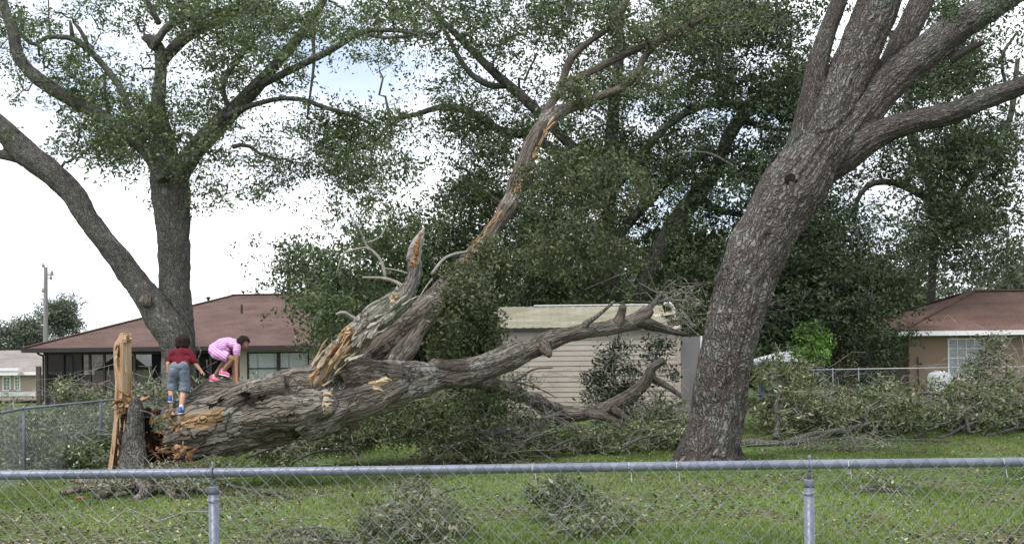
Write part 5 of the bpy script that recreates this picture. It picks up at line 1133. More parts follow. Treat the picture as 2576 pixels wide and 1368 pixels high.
    for k in range(26):
        f = g.uniform(); side = g.uniform() < .5; u = (g.uniform(289, 309) if side else g.uniform(313, 330))-(12*max(0, f-.45)/.55); v = 850+320*f; l = g.uniform(30, 90)
        if v+l > 1185: continue
        mb = MB(); Yd = 15.80-.08*(1-abs(u-311)/24); shard(mb, P(u, v+l, Yd), P(u+g.normal()*1.5, v, Yd), g.uniform(.012, .035), .02, g, .2); V_, Q_, T_ = mb.arrays(); place('splinter', mesh_np('splinter', V_, Q_, T_, [M['fresh'], M['fresh_light'], M['orange']][k % 3]), t)
    for k in range(5):
        V_, Q_, T_ = ball(P(297+g.normal()*4, 886+g.normal()*8, 15.80), .035, 8, (1, .6, 1.2)); place('knot_hole', mesh_np('knot_hole', V_, Q_, T_, M['rot']), t)
    # bark slab standing before the hollow
    rows = [(1200, 292, 372), (1150, 305, 364), (1100, 316, 361), (1050, 323, 359), (1025, 326, 358), (1008, 329, 353), (1000, 334, 346)]; V_ = []
    for (v, l, r) in rows:
        for q in range(7):
            f = q/6; V_.append(P(l+(r-l)*f+g.normal()*.8, v+g.normal()*2, 15.55-.09*math.sin(math.pi*f)-.10*(v > 1180)))
        for q in range(7):
            f = 1-q/6; V_.append(P(l+(r-l)*f, v, 15.70-.03*math.sin(math.pi*f)))
    V_ = np.array(V_); V_ = V_+(fbm(V_*[9, 9, 5], 3, 2)[:, None]-.5)*[.16, .10, .05]; k = 14; K2 = len(rows); Q_ = [(i*k+j, i*k+(j+1) % k, (i+1)*k+(j+1) % k, (i+1)*k+j) for i in range(K2-1) for j in range(k)]+[((K2-1)*k+j, (K2-1)*k+j+1, (K2-1)*k+12-j, (K2-1)*k+13-j) for j in range(6)]
    place('bark_slab', mesh_np('bark_slab', V_, Q_, None, M['greybark'], {'bk': V_, 'wood': np.zeros(len(V_))}, smooth_shade=True), t)
    # roots
    for c_ in ([(330, 1190, 30, 15.6), (270, 1212, 15, 15.5), (210, 1228, 9, 15.3), (150, 1240, 5, 15.2)], [(330, 1205, 24, 15.4), (285, 1232, 14, 15.1), (240, 1250, 8, 14.9), (225, 1258, 4, 14.8)], [(370, 1205, 26, 15.3), (365, 1238, 14, 14.9), (340, 1255, 8, 14.7)],
               [(430, 1195, 26, 15.6), (480, 1222, 13, 15.3), (540, 1240, 8, 15), (600, 1246, 4, 14.9)], [(410, 1205, 20, 15.3), (430, 1240, 12, 14.9), (480, 1256, 7, 14.6)], [(300, 1195, 20, 15.9), (230, 1210, 10, 16), (180, 1205, 6, 16.1)]):
        s = spline(limb(c_), .06); s[:, 2] = np.maximum(s[:, 2], gz(s[:, 0], s[:, 1])-s[:, 3]*.2); V_, Q_, T_ = tube(s[:, :3], s[:, 3], 10); V_ = V_+(fbm(V_*7, 3, 8)[:, None]-.5)*.07
        place('root', mesh_np('root', V_, Q_, T_, M['fallenbark'], {'bk': V_, 'wood': np.zeros(len(V_))}, smooth_shade=True), t)
    # broken-off pale chunks round the foot
    for i, (u, v, s, d) in enumerate(((258, 1243, .14, 'pale angular chunk of wood at the foot of the stump roots'), (215, 1232, .10, 'small grey wood chunk left of the stump among the roots'), (300, 1250, .09, 'broken wood chunk nearest the camera below the stump'), (205, 1262, .07, 'orange wood fragment in the grass left of the stump'), (462, 1222, .09, 'grey wood fragment lying right of the stump base'))):
        Y = 1.95*F/(v-916); p = P(u, v, Y); mb = MB(); shard(mb, p+[-s, 0, .05], p+[s, g.normal()*.05, .08], s*1.1, s*.7, g); V_, Q_, T_ = mb.arrays(); place('wood_chunk', mesh_np('wood_chunk', V_, Q_, T_, M['greywood'] if i != 3 else M['orange']), None, d, 'wood chunk', loc=tuple(p))
stump()
# ------------------------------------------------------------------ chain link fences
def chain_link(A, B, zt, zbot, w, wr, parent, n=4, name='chain_link_wire', jitter=0.0):
    """woven zigzag wires between A and B (x, y); zt/zbot functions of 0..1; separate wires joined in one woven sheet"""
    A = np.array(A, float); B = np.array(B, float); L = np.linalg.norm(B-A); d = (B-A)/L; nr = np.array([d[1], -d[0]]); N = int(L/w)
    g = np.random.default_rng(int(L*100)); i = np.arange(N)[:, None]; f = (i*w/L)
    H = float(zt(0.5)-zbot(0.5)); K = max(4, int(H/w)); k = np.arange(K+1)[None]
    par = (k+i) % 2; x = (i+par)*w; x = x+(g.normal(size=x.shape)*jitter)
    fx = np.clip(x/L, 0, 1); z = zt(fx)-k*w*(zt(fx)-zbot(fx))/(K*w)+g.normal(size=x.shape)*jitter*.6
    y = np.where(k % 2 == 0, 1, -1)*wr*1.2
    p = np.stack([A[0]+d[0]*x+nr[0]*y, A[1]+d[1]*x+nr[1]*y, z], -1)
    # slack sheet: gentle wander in depth
    # rows run top to bottom; build tubes with fixed frame
    T = unit(np.gradient(p, axis=1)); ref = np.array([nr[0], nr[1], 0.]); a = unit(np.cross(T, ref)); b = np.cross(T, a); th = np.arange(n)*2*np.pi/n+.4
    V = p[:, :, None]+wr*(a[:, :, None]*np.cos(th)[:, None]+b[:, :, None]*np.sin(th)[:, None])
    base = (np.arange(N)*(K+1)*n)[:, None, None]; ii = (np.arange(K)*n)[None, :, None]; j = np.arange(n)[None, None]; j2 = (j+1) % n
    Q = np.stack([base+ii+j, base+ii+j2, base+ii+n+j2, base+ii+n+j], -1).reshape(-1, 4)
    o = place(name, mesh_np(name, V.reshape(-1, 3), Q, None, M['wire']), parent); o['kind'] = 'stuff'
    return o
def front_fence():
    Y = 4.06; zt = 1.22
    t = thing('chain_link_fence', 'near galvanised chain link fence crossing the whole foreground', 'fence', (0, Y, 0))
    X0, X1 = -5.2, 5.2; xs = np.linspace(X0, X1, 60); s = np.stack([xs, np.full(60, Y), zt+.003*np.sin(xs*1.1)], -1)
    V, Q, T = tube(s, .0185, 16); place('top_rail', mesh_np('top_rail', V, Q, T, M['steel'], smooth_shade=True), t)
    sw = float(P(1338, 1180, Y)[0]); V, Q, T = tube([(sw-.002, Y, zt), (sw+.002, Y, zt)], .0192, 16); place('rail_seam', mesh_np('rail_seam', V, Q, T, M['spangle'], smooth_shade=True), t)
    for u in (535, 2037):
        x = float(P(u, 1200, Y)[0]); y = Y+.03
        for k in (0,):
            V, Q, T = tube([(x, Y+.012, -.5), (x, Y+.012, zt-.062)], .0205, 16); po = place('post', mesh_np('post', V, Q, T, M['steel'], smooth_shade=True), t)
        m = MB(); m.tube(spline(np.array([(x, Y+.012, zt-.090), (x, Y+.012, zt-.062), (x, Y+.012, zt-.057)]), K=5), [.0208, .0208, .0207, .020, .012], 16); 
        ang = np.linspace(0, 2*np.pi, 13); m.tube([(x, Y+.024*math.cos(a), zt+.022*math.sin(a)) for a in ang], .0042, 6, False)
        m.tube([(x, Y+.012, zt-.055), (x, Y+.010, zt-.022)], .008, 8); m.tube([(x, Y, zt+.02), (x, Y, zt+.034), (x, Y, zt+.040)], [.006, .006, .003], 8)
        V, Q, T = m.arrays(); place('loop_cap', mesh_np('loop_cap', V, Q, T, M['steel'], smooth_shade=True), t)
        for zz in (zt-.11, zt-.33, zt-.62, zt-.9):
            ang = np.linspace(-.3, 1.2*np.pi, 9); V, Q, T = tube([(x+.025*math.cos(a), Y+.012-.026*math.sin(a), zz+.003*math.sin(2*a)) for a in ang], .0021, 5); place('tie_wire', mesh_np('tie_wire', V, Q, T, M['spangle']), t)
    for u in (-60, 1340, 1580, 1700, 2130, 2520):
        x = float(P(u, 1180, Y)[0]); ang = np.linspace(0, 1.7*np.pi, 10); V, Q, T = tube([(x+.002*a, Y-.0225*math.cos(a), zt-.003+.0225*math.sin(a)) for a in ang]+[(x+.012, Y-.02, zt-.055)], .0019, 5); place('tie_wire', mesh_np('tie_wire', V, Q, T, M['spangle']), t)
    chain_link((X0, Y-.0235), (X1, Y-.0235), lambda f: zt+.026+.005*np.sin(f*37), lambda f: 0*f+.02, .0352, .00155, t, 4, jitter=.0012)
front_fence()
def back_fence():
    Aw = P(-260, 1088, 12.6); pts = [(-620, 8.6), (0, 15.7), (60, 17.2), (480, 26.0)]
    t0 = P(60, 1029, 17.2); t = thing('boundary_fence', 'chain link side fence running away behind the stump', 'fence', (float(t0[0]), 17.2, -.3))
    p = [(-8.2, 13.2), (float(P(0, 1040, 15.7)[0]), 15.7), (float(t0[0]), 17.2), (float(P(480, 986, 26.)[0]), 26.), (float(P(520, 980, 28.)[0]), 28.2)]
    za = lambda x, y: .93
    for (a, b) in zip(p, p[1:]):
        V, Q, T = tube([(a[0], a[1], .93), (b[0], b[1], .93)], .021, 8); place('top_rail', mesh_np('top_rail', V, Q, T, M['steel'], smooth_shade=True), t)
        if a == p[1] : pass
    for i in range(len(p)-1):
        a, b = p[i], p[i+1]
        chain_link(a, b, lambda f: .95+0*f, lambda f: -.26+0*f, .036, .0022, t, 3, jitter=.002)
    posts = [p[2], (p[2][0]+(p[3][0]-p[2][0])*.36, p[2][1]+(p[3][1]-p[2][1])*.36), (p[2][0]+(p[3][0]-p[2][0])*.72, p[2][1]+(p[3][1]-p[2][1])*.72), p[3]]
    for (x, y) in posts:
        V, Q, T = tube([(x, y, -.4), (x, y, .95), (x, y, .97)], [.026, .026, .01], 10); place('post', mesh_np('post', V, Q, T, M['steel'], smooth_shade=True), t)
back_fence()
def far_fence():
    Y = 27.2; q = P(2300, 931, Y); zt = float(P(2100, 929, Y)[2]); x0, x1 = float(P(2030, 930, Y)[0]), 16.0
    t = thing('far_chain_link_fence', 'thin chain link fence in front of the tan house wall', 'fence', (float(q[0]), Y, 0))
    V, Q, T = tube([(x0, Y, zt), (x1, Y, zt+.03)], .013, 8); place('top_rail', mesh_np('top_rail', V, Q, T, M['spangle'], smooth_shade=True), t)
    for u in (2095, 2160, 2560):
        x = float(P(u, 930, Y)[0]); V, Q, T = tube([(x, Y, -.1), (x, Y, zt+.05)], .016, 8); place('post', mesh_np('post', V, Q, T, M['steel'], smooth_shade=True), t)
    chain_link((x0, Y-.02), (x1, Y-.02), lambda f: zt+0*f, lambda f: .02+0*f, .05, .0022, t, 3, jitter=.002)
far_fence()

# ------------------------------------------------------------------ brush and fallen branches
def brush(name, label, blobs, Y0, mat='leaf_brush', L=.075, spread=.15, per=14, limbs=(), seed=0, lv=.5, cat='branch pile', lvar=.34, group=None, twr=.008, wood='pale_twig', gapc=.40, wr=.42, flat=True):
    g = np.random.default_rng(seed); C = []
    for (u, v, ru, rv, Y, rY, n) in blobs:
        n = int(n*1.15); rad = g.uniform(0, 1, n)**.5; rad = np.where(g.uniform(0, 1, n) < .34, g.uniform(.9, 1.4, n), rad); d = unit(g.normal(size=(n, 3)))*rad[:, None]; d[:, 2] = d[:, 2]*.9-.12; C.append(P(u, v, Y)+d*[ru*Y/F*1.1, rY, rv*Y/F])
    C = np.concatenate(C); gr = gz(C[:, 0], C[:, 1])+.03; C[:, 2] = np.where(C[:, 2] < gr, gr+g.uniform(0, .25, len(C)), C[:, 2]); C = C[fbm(C*[1.9, 1.9, 2.6], 2, seed+3) > gapc+.065]
    b0 = C.mean(0); zb = float(ground(b0[0], b0[1])); t = thing(name, label, cat, (float(b0[0]), float(b0[1]), zb), group)
    V, Q, col = leaf_cloud(C, per, spread, L, seed+1, lv=lv, lvar=lvar, wr=wr); gr = gz(V[:, 0], V[:, 1])+.01
    V[:, 2] = np.maximum(V[:, 2], gr)
    o = place('leaves', mesh_np('leaves', V, Q, None, M[mat], {'lv': col}), t); o['kind'] = 'stuff'
    LL = [spline(limb(c), .08) for c in limbs]
    for c in LL:
        c[:, 2] = np.maximum(c[:, 2], gz(c[:, 0], c[:, 1])+c[:, 3]*.5); V, Q, T = tube(c[:, :3], c[:, 3], 7); V = V+(fbm(V*6, 2, 8)[:, None]-.5)*np.repeat(np.append(c[:, 3], 0), 7)[:len(V), None].mean()*.6
        place('branch', mesh_np('branch', V, Q, T, M['greybark'], {'bk': V, 'wood': np.zeros(len(V))}, smooth_shade=True), t)
    # twig tangle
    if LL: sk = np.concatenate(LL)
    else: sk = np.array([[b0[0], b0[1], zb+.1, .02]])
    nd = C[g.choice(len(C), min(int(len(C)*.6)+1, 150), replace=False)]; small = min(1, spread/.15)
    A, B, r0, r1 = grow(sk, nd, .016*small**1.5, seed); V1, Q1, p = twigs(A, B, r0, r1*.8, 5, 4, .10, .05, seed); B2 = nd+g.normal(size=nd.shape)*np.array([.5, .35, .28])*small**2; m = gz(B2[:, 0], B2[:, 1]); B2[:, 2] = np.maximum(B2[:, 2], m+.03)
    nd2 = C[g.choice(len(C), min(int(len(C)*.25)+1, 70), replace=False)]; B3 = nd2+g.normal(size=nd2.shape)*np.array([.7, .35, .35])*small**2; B3[:, 2] = np.maximum(B3[:, 2], gz(B3[:, 0], B3[:, 1])+.03); nd = np.concatenate([nd, nd2]); B2 = np.concatenate([B2, B3])
    V2, Q2, _ = twigs(nd, B2, np.full(len(nd), twr*small**1.5), np.full(len(nd), twr*.4*small), 5, 3, .12, .08, seed+2)
    V = np.concatenate([V1, V2]); o = place('twigs', mesh_np('twigs', V, np.concatenate([Q1, Q2+len(V1)]), None, M[wood], {'bk': V, 'wood': np.zeros(len(V))}), t); o['kind'] = 'stuff'
    return t
def all_brush():
    # long brush line at the right
    brush('brush_pile', 'leafy heap of torn branches just right of the leaning oak base', [(1950, 1010, 70, 85, 24.2, 1.2, 230), (1990, 950, 60, 60, 25, 1., 130), (2050, 1020, 60, 70, 24, 1.2, 180), (1930, 930, 35, 40, 25.2, .8, 50)], 24,
          limbs=[[(1950, 1125, 9, 23), (1958, 1060, 7, 23.1), (1952, 1020, 6, 23.2), (1965, 985, 4, 23.3)], [(1860, 1122, 12, 22), (1900, 1115, 12, 22), (1965, 1118, 9, 22.3), (2030, 1095, 7, 22.8), (2120, 1080, 5, 23), (2200, 1060, 3, 23.3)], [(1965, 1120, 5, 22.4), (2040, 1105, 4, 22.5), (2090, 1085, 3, 22.7)]], seed=201, L=.115)
    brush('brush_pile', 'wide brush heap in front of the far chain link fence', [(2150, 1030, 90, 75, 24.5, 1.3, 290), (2240, 1040, 80, 70, 24.3, 1.3, 250), (2210, 1000, 60, 45, 25.4, 1., 100)], 24,
          limbs=[[(2200, 1100, 5, 23), (2260, 1115, 4, 22.8), (2340, 1120, 4, 22.6), (2390, 1116, 2.5, 22.5)], [(2100, 1090, 6, 23.2), (2160, 1075, 5, 23.3), (2190, 1062, 4, 23.4), (2240, 1060, 3, 23.6)], [(2290, 1030, 4, 24), (2310, 990, 3, 24.2), (2380, 995, 2, 24.3)], [(2300, 1100, 4, 23), (2360, 1070, 3, 23.4), (2420, 1050, 2.5, 23.8)]], seed=202, L=.115)
    brush('brush_pile', 'tall brush heap before the tan house window', [(2370, 1030, 80, 75, 24.4, 1.3, 270), (2440, 1020, 70, 85, 24.5, 1.2, 270)], 24,
          limbs=[[(2360, 1110, 5, 23), (2430, 1070, 4, 23.6), (2500, 1050, 3, 24)], [(2440, 1090, 5, 23.3), (2420, 1020, 3, 24), (2400, 1010, 2, 24.2)]], seed=203, L=.115)
    brush('brush_pile', 'brush heap running out of the picture at the right edge', [(2540, 1030, 80, 85, 24.6, 1.2, 290), (2560, 970, 60, 50, 25.4, 1., 120), (2650, 1020, 70, 80, 24.6, 1.2, 150)], 24,
          limbs=[[(2480, 1100, 5, 23), (2540, 1080, 4, 23.6), (2600, 1070, 3, 24)]], seed=204, L=.115)
    brush('upright_branch', 'leafy branch standing up against the tan house window', [(2485, 880, 26, 34, 26, .3, 40), (2465, 925, 34, 30, 26, .35, 50), (2500, 855, 22, 16, 26, .25, 16), (2490, 960, 40, 30, 26, .4, 40)], 26, cat='branch',
          limbs=[[(2470, 1060, 6, 25.5), (2470, 980, 4, 26), (2478, 920, 3, 26), (2492, 850, 2, 26)], [(2560, 1060, 4, 25.8), (2535, 960, 3, 26), (2532, 890, 2, 26)]], seed=205, L=.09, lv=.4, gapc=.3)
    # low grey twiggy stuff in front of the line
    brush('twig_heap', 'low grey twiggy heap on the grass before the brush line', [(2110, 1135, 110, 16, 21.3, .6, 90)], 21, seed=206, lv=.55, L=.07, per=8, cat='twig heap', limbs=[[(2060, 1135, 3, 21), (2130, 1140, 3, 21), (2200, 1130, 2, 21.2)]])
    # middle: under the trunk and before the shed
    brush('crushed_crown', 'dark crushed foliage under the low limb of the fallen oak', [(1000, 1050, 120, 70, 19, 1.2, 340), (1130, 1030, 110, 75, 19.5, 1.2, 330), (1220, 1000, 60, 70, 20, 1., 150), (900, 1085, 90, 45, 18.8, .9, 170), (1240, 1060, 70, 55, 20.5, 1., 150)], 19, lv=.46, seed=211, L=.10, cat='foliage heap',
          limbs=[[(1300, 1090, 4, 19.5), (1240, 1080, 4, 19.3), (1190, 1090, 5, 19), (1130, 1110, 3, 18.8)], [(950, 1110, 4, 18), (1030, 1090, 4, 18.2), (1080, 1060, 3, 18.5)]])
    brush('brush_heap', 'pale leafy brush heap under the middle of the fallen trunk', [(760, 1112, 90, 26, 18.6, .7, 120), (850, 1105, 90, 26, 19, .7, 110), (680, 1145, 50, 16, 17.8, .4, 40)], 18, lv=.56, seed=212, L=.095, cat='brush heap',
          limbs=[[(620, 1150, 4, 17), (700, 1120, 4, 17.6), (760, 1100, 3, 18)], [(740, 1160, 3, 17.4), (800, 1135, 3, 17.8), (880, 1130, 2.5, 18)]])
    brush('brush_heap', 'leafy brush heap on the grass left of the shed front', [(1090, 1115, 80, 36, 19.4, .7, 160), (1180, 1120, 85, 36, 19.4, .7, 170), (1270, 1105, 70, 36, 20.2, .7, 130)], 19, lv=.58, seed=213, L=.10, cat='brush heap',
          limbs=[[(1100, 1140, 4, 18.6), (1160, 1120, 4, 18.8), (1260, 1085, 5, 19.2), (1285, 1078, 4, 19.4)], [(1060, 1130, 3, 18.6), (1110, 1110, 3, 18.8), (1200, 1090, 2.5, 19)], [(1300, 1120, 3, 19.2), (1230, 1110, 3, 19), (1180, 1090, 2, 19)]])
    brush('brush_heap', 'broad brush heap before the shed door side', [(1400, 1100, 80, 32, 21, .8, 160), (1500, 1105, 80, 28, 21.2, .8, 150), (1600, 1095, 80, 34, 21.4, .8, 170), (1660, 1060, 60, 60, 22.5, .8, 150), (1700, 1100, 40, 40, 21.5, .6, 80)], 21, lv=.52, seed=214, L=.105, cat='brush heap',
          limbs=[[(1380, 1130, 4, 19.8), (1440, 1105, 4, 20.3), (1530, 1100, 3, 20.8)], [(1560, 1130, 3, 20), (1620, 1100, 3, 20.5), (1700, 1090, 2.5, 21)], [(1690, 1020, 4, 22.5), (1660, 1060, 4, 22.4), (1640, 1110, 3, 22)]])
    brush('hanging_brush', 'thin leafy spray in front of the left shed corner', [(1300, 985, 45, 60, 21, .5, 60), (1340, 950, 55, 30, 21, .5, 26), (1280, 1060, 60, 50, 21, .7, 110), (1330, 1075, 60, 35, 21, .7, 90)], 21, lv=.5, seed=215, L=.075, cat='branch', per=9,
          limbs=[[(1230, 960, 6, 20), (1290, 960, 4, 20.8), (1340, 930, 2.5, 21), (1390, 925, 1.5, 21)], [(1290, 960, 3, 20.8), (1350, 975, 2, 21), (1400, 1000, 1.2, 21)]])
    brush('leafy_branch', 'dark glossy leaved branch leaning on the beige shed siding', [(1545, 880, 34, 30, 25.5, .4, 42), (1520, 940, 40, 45, 25.6, .5, 95), (1560, 960, 60, 60, 25.7, .5, 170), (1590, 1000, 80, 45, 25.4, .5, 150), (1660, 880, 30, 45, 25.6, .4, 46), (1680, 930, 22, 26, 25.5, .3, 16), (1490, 965, 14, 30, 25.6, .2, 14), (1650, 850, 22, 16, 25.6, .3, 10), (1545, 1040, 70, 30, 25, .5, 80)], 25.5, 'leaf_glossy', .13, .17, 9, seed=216, lv=.42, cat='branch', wr=.40, gapc=.38,
          limbs=[[(1550, 1080, 6, 25), (1548, 980, 5, 25.4), (1540, 900, 4, 25.5), (1548, 845, 3, 25.5)], [(1560, 1000, 4, 25.3), (1620, 950, 3.5, 25.5), (1655, 880, 3, 25.6), (1660, 835, 2, 25.6)]])
    brush('roof_branch', 'yellowing twigs tangled over the broken shed corner', [(1730, 760, 45, 40, 26, .6, 34), (1745, 810, 40, 30, 26, .6, 30), (1690, 800, 30, 30, 26, .4, 22), (1680, 750, 40, 22, 26, .5, 18)], 26, 'leaf_olive', .08, .15, 8, seed=217, lv=.62, cat='branch', gapc=.3,
          limbs=[[(1650, 760, 4, 25), (1700, 755, 3, 26), (1760, 770, 2.5, 26), (1785, 800, 1.5, 26)], [(1700, 755, 2.5, 26), (1725, 800, 2, 26), (1735, 850, 1.5, 26)], [(1660, 745, 2, 25.5), (1720, 725, 1.5, 26), (1800, 710, 1, 26)]])
    # left: behind the side fence
    brush('fence_brush', 'heap of cut branches behind the left side fence', [(120, 1080, 90, 55, 21, 1.2, 280), (230, 1080, 80, 60, 21.5, 1.2, 280), (60, 1130, 80, 40, 19.5, .8, 170), (190, 1140, 90, 40, 19.5, .8, 220), (290, 1100, 50, 70, 21, .8, 170)], 20, lv=.45, seed=221, L=.10, cat='brush heap', gapc=.36,
          limbs=[[(60, 1150, 5, 19.5), (120, 1120, 5, 20), (200, 1080, 4, 20.6), (260, 1060, 3, 21)], [(110, 1100, 4, 20), (180, 1090, 4, 20), (240, 1088, 3, 20)], [(30, 1160, 4, 19.4), (110, 1150, 3, 19.4), (170, 1120, 2, 20)]])
    brush('fence_brush', 'leafy branch heap rising before the screened porch', [(180, 985, 45, 24, 26, .6, 50), (235, 1000, 45, 20, 26, .6, 40), (160, 965, 25, 14, 26, .4, 16), (210, 1035, 100, 18, 25.5, .8, 80)], 26, lv=.5, seed=222, L=.10, cat='brush heap', gapc=.38)
    brush('fence_brush', 'small leafy tops at the left edge beyond the side fence', [(20, 1015, 45, 18, 24, .6, 36), (40, 1070, 50, 30, 23, .8, 60), (-30, 1100, 50, 40, 21, .8, 80)], 24, lv=.5, seed=223, L=.09, cat='brush heap')
    brush('brush_sprig', 'leafy sprigs behind the fallen trunk between stump and boy', [(370, 985, 45, 18, 22, .5, 40), (410, 1000, 25, 12, 22, .4, 20), (460, 975, 40, 20, 23, .4, 30)], 22, lv=.5, seed=224, L=.085, cat='sprig')
    brush('vine_tangle', 'pale tangled vine and leaves hanging beside the children on the oak trunk', [(600, 935, 30, 22, 17.5, .3, 36), (520, 960, 30, 14, 17.5, .3, 20), (610, 950, 18, 10, 17, .2, 14)], 17.5, lv=.6, seed=225, L=.055, spread=.08, cat='vine', per=10,
          limbs=[[(500, 990, 1.6, 17), (503, 930, 1.6, 17), (498, 905, 1.5, 17), (505, 885, 1.6, 17), (496, 865, 1.4, 17)], [(505, 930, 1.5, 17), (530, 917, 1.5, 17), (548, 908, 1.2, 17)], [(503, 945, 1.4, 17), (520, 955, 1.2, 17), (545, 950, 1, 17)], [(520, 905, 1.2, 17), (522, 925, 1.2, 17), (530, 945, 1, 17)]])
    brush('stump_sprig', 'green sprig with pale twig lying in the hollow of the stump', [(410, 1075, 16, 30, 15.3, .12, 26), (395, 1050, 14, 14, 15.3, .1, 10), (425, 1100, 12, 16, 15.3, .1, 10)], 15.3, lv=.5, seed=226, L=.05, spread=.06, per=10, cat='sprig',
          limbs=[[(350, 1032, 1.8, 15.2), (375, 1037, 1.8, 15.2), (395, 1052, 1.6, 15.2), (415, 1072, 1.3, 15.2), (428, 1080, 1, 15.2)], [(395, 1052, 1.3, 15.2), (402, 1075, 1.2, 15.2), (400, 1100, 1, 15.2)]])
    brush('base_leaves', 'wilted leaves heaped along the foot of the stump and trunk', [(420, 1178, 60, 16, 15.2, .3, 70), (520, 1170, 60, 12, 15.4, .3, 60), (480, 1215, 60, 10, 14.8, .4, 50), (300, 1215, 60, 10, 15., .4, 30)], 15.2, 'leaf_olive', .06, .09, 14, seed=227, lv=.72, cat='leaf heap', gapc=.3)
    # foreground piles on the lawn
    brush('leafy_debris', 'large wilted leafy branch on the lawn in front of the trunk, right of the left post', [(1000, 1290, 80, 38, 11.6, .6, 95), (1080, 1310, 75, 42, 11.3, .6, 95), (1040, 1235, 45, 26, 12.6, .4, 34), (1130, 1345, 60, 24, 11, .5, 50), (935, 1330, 50, 14, 11.1, .4, 24), (1150, 1275, 40, 12, 11.9, .4, 16), (990, 1215, 30, 10, 13.2, .3, 10)], 11.6, 'leaf_olive', .075, .12, 13, seed=231, lv=.58, cat='leafy branch', gapc=.38, twr=.003,
          limbs=[[(980, 1330, 4, 11.2), (1040, 1290, 4, 11.6), (1110, 1240, 3, 12.2), (1170, 1225, 2, 12.6)], [(1020, 1300, 3, 11.5), (1000, 1260, 2, 12), (1010, 1225, 1.5, 12.4)]])
    brush('leafy_debris', 'dark clump of leaves on the lawn near the middle of the fence', [(1395, 1235, 50, 24, 12.5, .4, 62), (1455, 1262, 50, 26, 12.1, .4, 60), (1390, 1275, 40, 16, 12, .4, 26), (1500, 1285, 36, 10, 11.8, .3, 14), (1340, 1250, 30, 8, 12.4, .3, 8), (1430, 1205, 22, 12, 13., .3, 10)], 12.2, 'leaf_brush', .075, .11, 13, seed=232, lv=.4, cat='leafy branch', gapc=.36, twr=.003,
          limbs=[[(1400, 1300, 3, 11.8), (1430, 1262, 3, 12.1), (1470, 1225, 2, 12.5)]])
    brush('leafy_debris', 'scattered leafy twigs at the lower middle of the lawn', [(1500, 1320, 70, 22, 11.1, .4, 55), (1440, 1335, 50, 20, 11, .3, 30), (1560, 1300, 40, 16, 11.4, .3, 20)], 11.1, 'leaf_brush', .07, .11, 9, seed=233, lv=.5, cat='leafy branch', twr=.003, limbs=[[(1420, 1340, 2.5, 11), (1500, 1320, 2.5, 11.2), (1570, 1300, 1.5, 11.4)]])
    brush('dead_branch', 'long grey dead branch with wilted leaves at the bottom edge of the lawn', [(850, 1345, 60, 18, 10.9, .3, 45), (760, 1340, 60, 16, 11, .3, 26), (920, 1355, 50, 16, 10.8, .3, 30)], 10.9, 'leaf_olive', .065, .10, 9, seed=234, lv=.6, cat='branch', twr=.003,
          limbs=[[(680, 1362, 4, 10.9), (690, 1340, 5, 11), (740, 1332, 6, 11.1), (790, 1345, 5, 11), (860, 1358, 5, 10.8), (930, 1362, 5, 10.7)], [(740, 1332, 3, 11.1), (800, 1325, 3, 11.3), (850, 1335, 2, 11.2)]])
    brush('dead_branch', 'pale curved dead branch on the grass right of the stump', [(650, 1240, 50, 8, 14.4, .2, 14)], 14.4, 'leaf_olive', .06, .1, 6, seed=235, lv=.6, cat='branch', twr=.003, limbs=[[(560, 1215, 4, 15), (620, 1230, 4.5, 14.8), (670, 1240, 5, 14.6), (700, 1238, 5, 14.6), (722, 1248, 5, 14.5), (728, 1262, 3, 14.3)], [(610, 1210, 3, 15), (618, 1230, 3, 14.8)]])
    brush('twig_bundle', 'grey twig bundle on the lawn left of the right fence post end', [(2205, 1230, 50, 8, 14.2, .3, 16)], 14.2, 'leaf_olive', .06, .1, 5, seed=236, lv=.6, cat='twigs', twr=.005, limbs=[[(2150, 1240, 3, 14.2), (2200, 1232, 3, 14.4), (2250, 1235, 3, 14.3), (2290, 1228, 2, 14.5)], [(2170, 1228, 3, 14.4), (2210, 1220, 3, 14.6), (2270, 1225, 2, 14.6)]])
    brush('leafy_debris', 'small tuft of dark leaves on the lawn far right', [(2300, 1290, 26, 14, 12.9, .2, 16), (2190, 1205, 40, 8, 15, .3, 12)], 12.9, 'leaf_brush', .07, .1, 9, seed=237, lv=.45, cat='leafy branch', twr=.003)
    brush('leafy_debris', 'thin scatter of wilted sprigs on the lawn below the stump', [(160, 1330, 40, 10, 12, .3, 12), (560, 1335, 40, 12, 11.8, .3, 14)], 12, 'leaf_olive', .06, .1, 7, seed=238, lv=.55, cat='leafy branch', twr=.003)
all_brush()
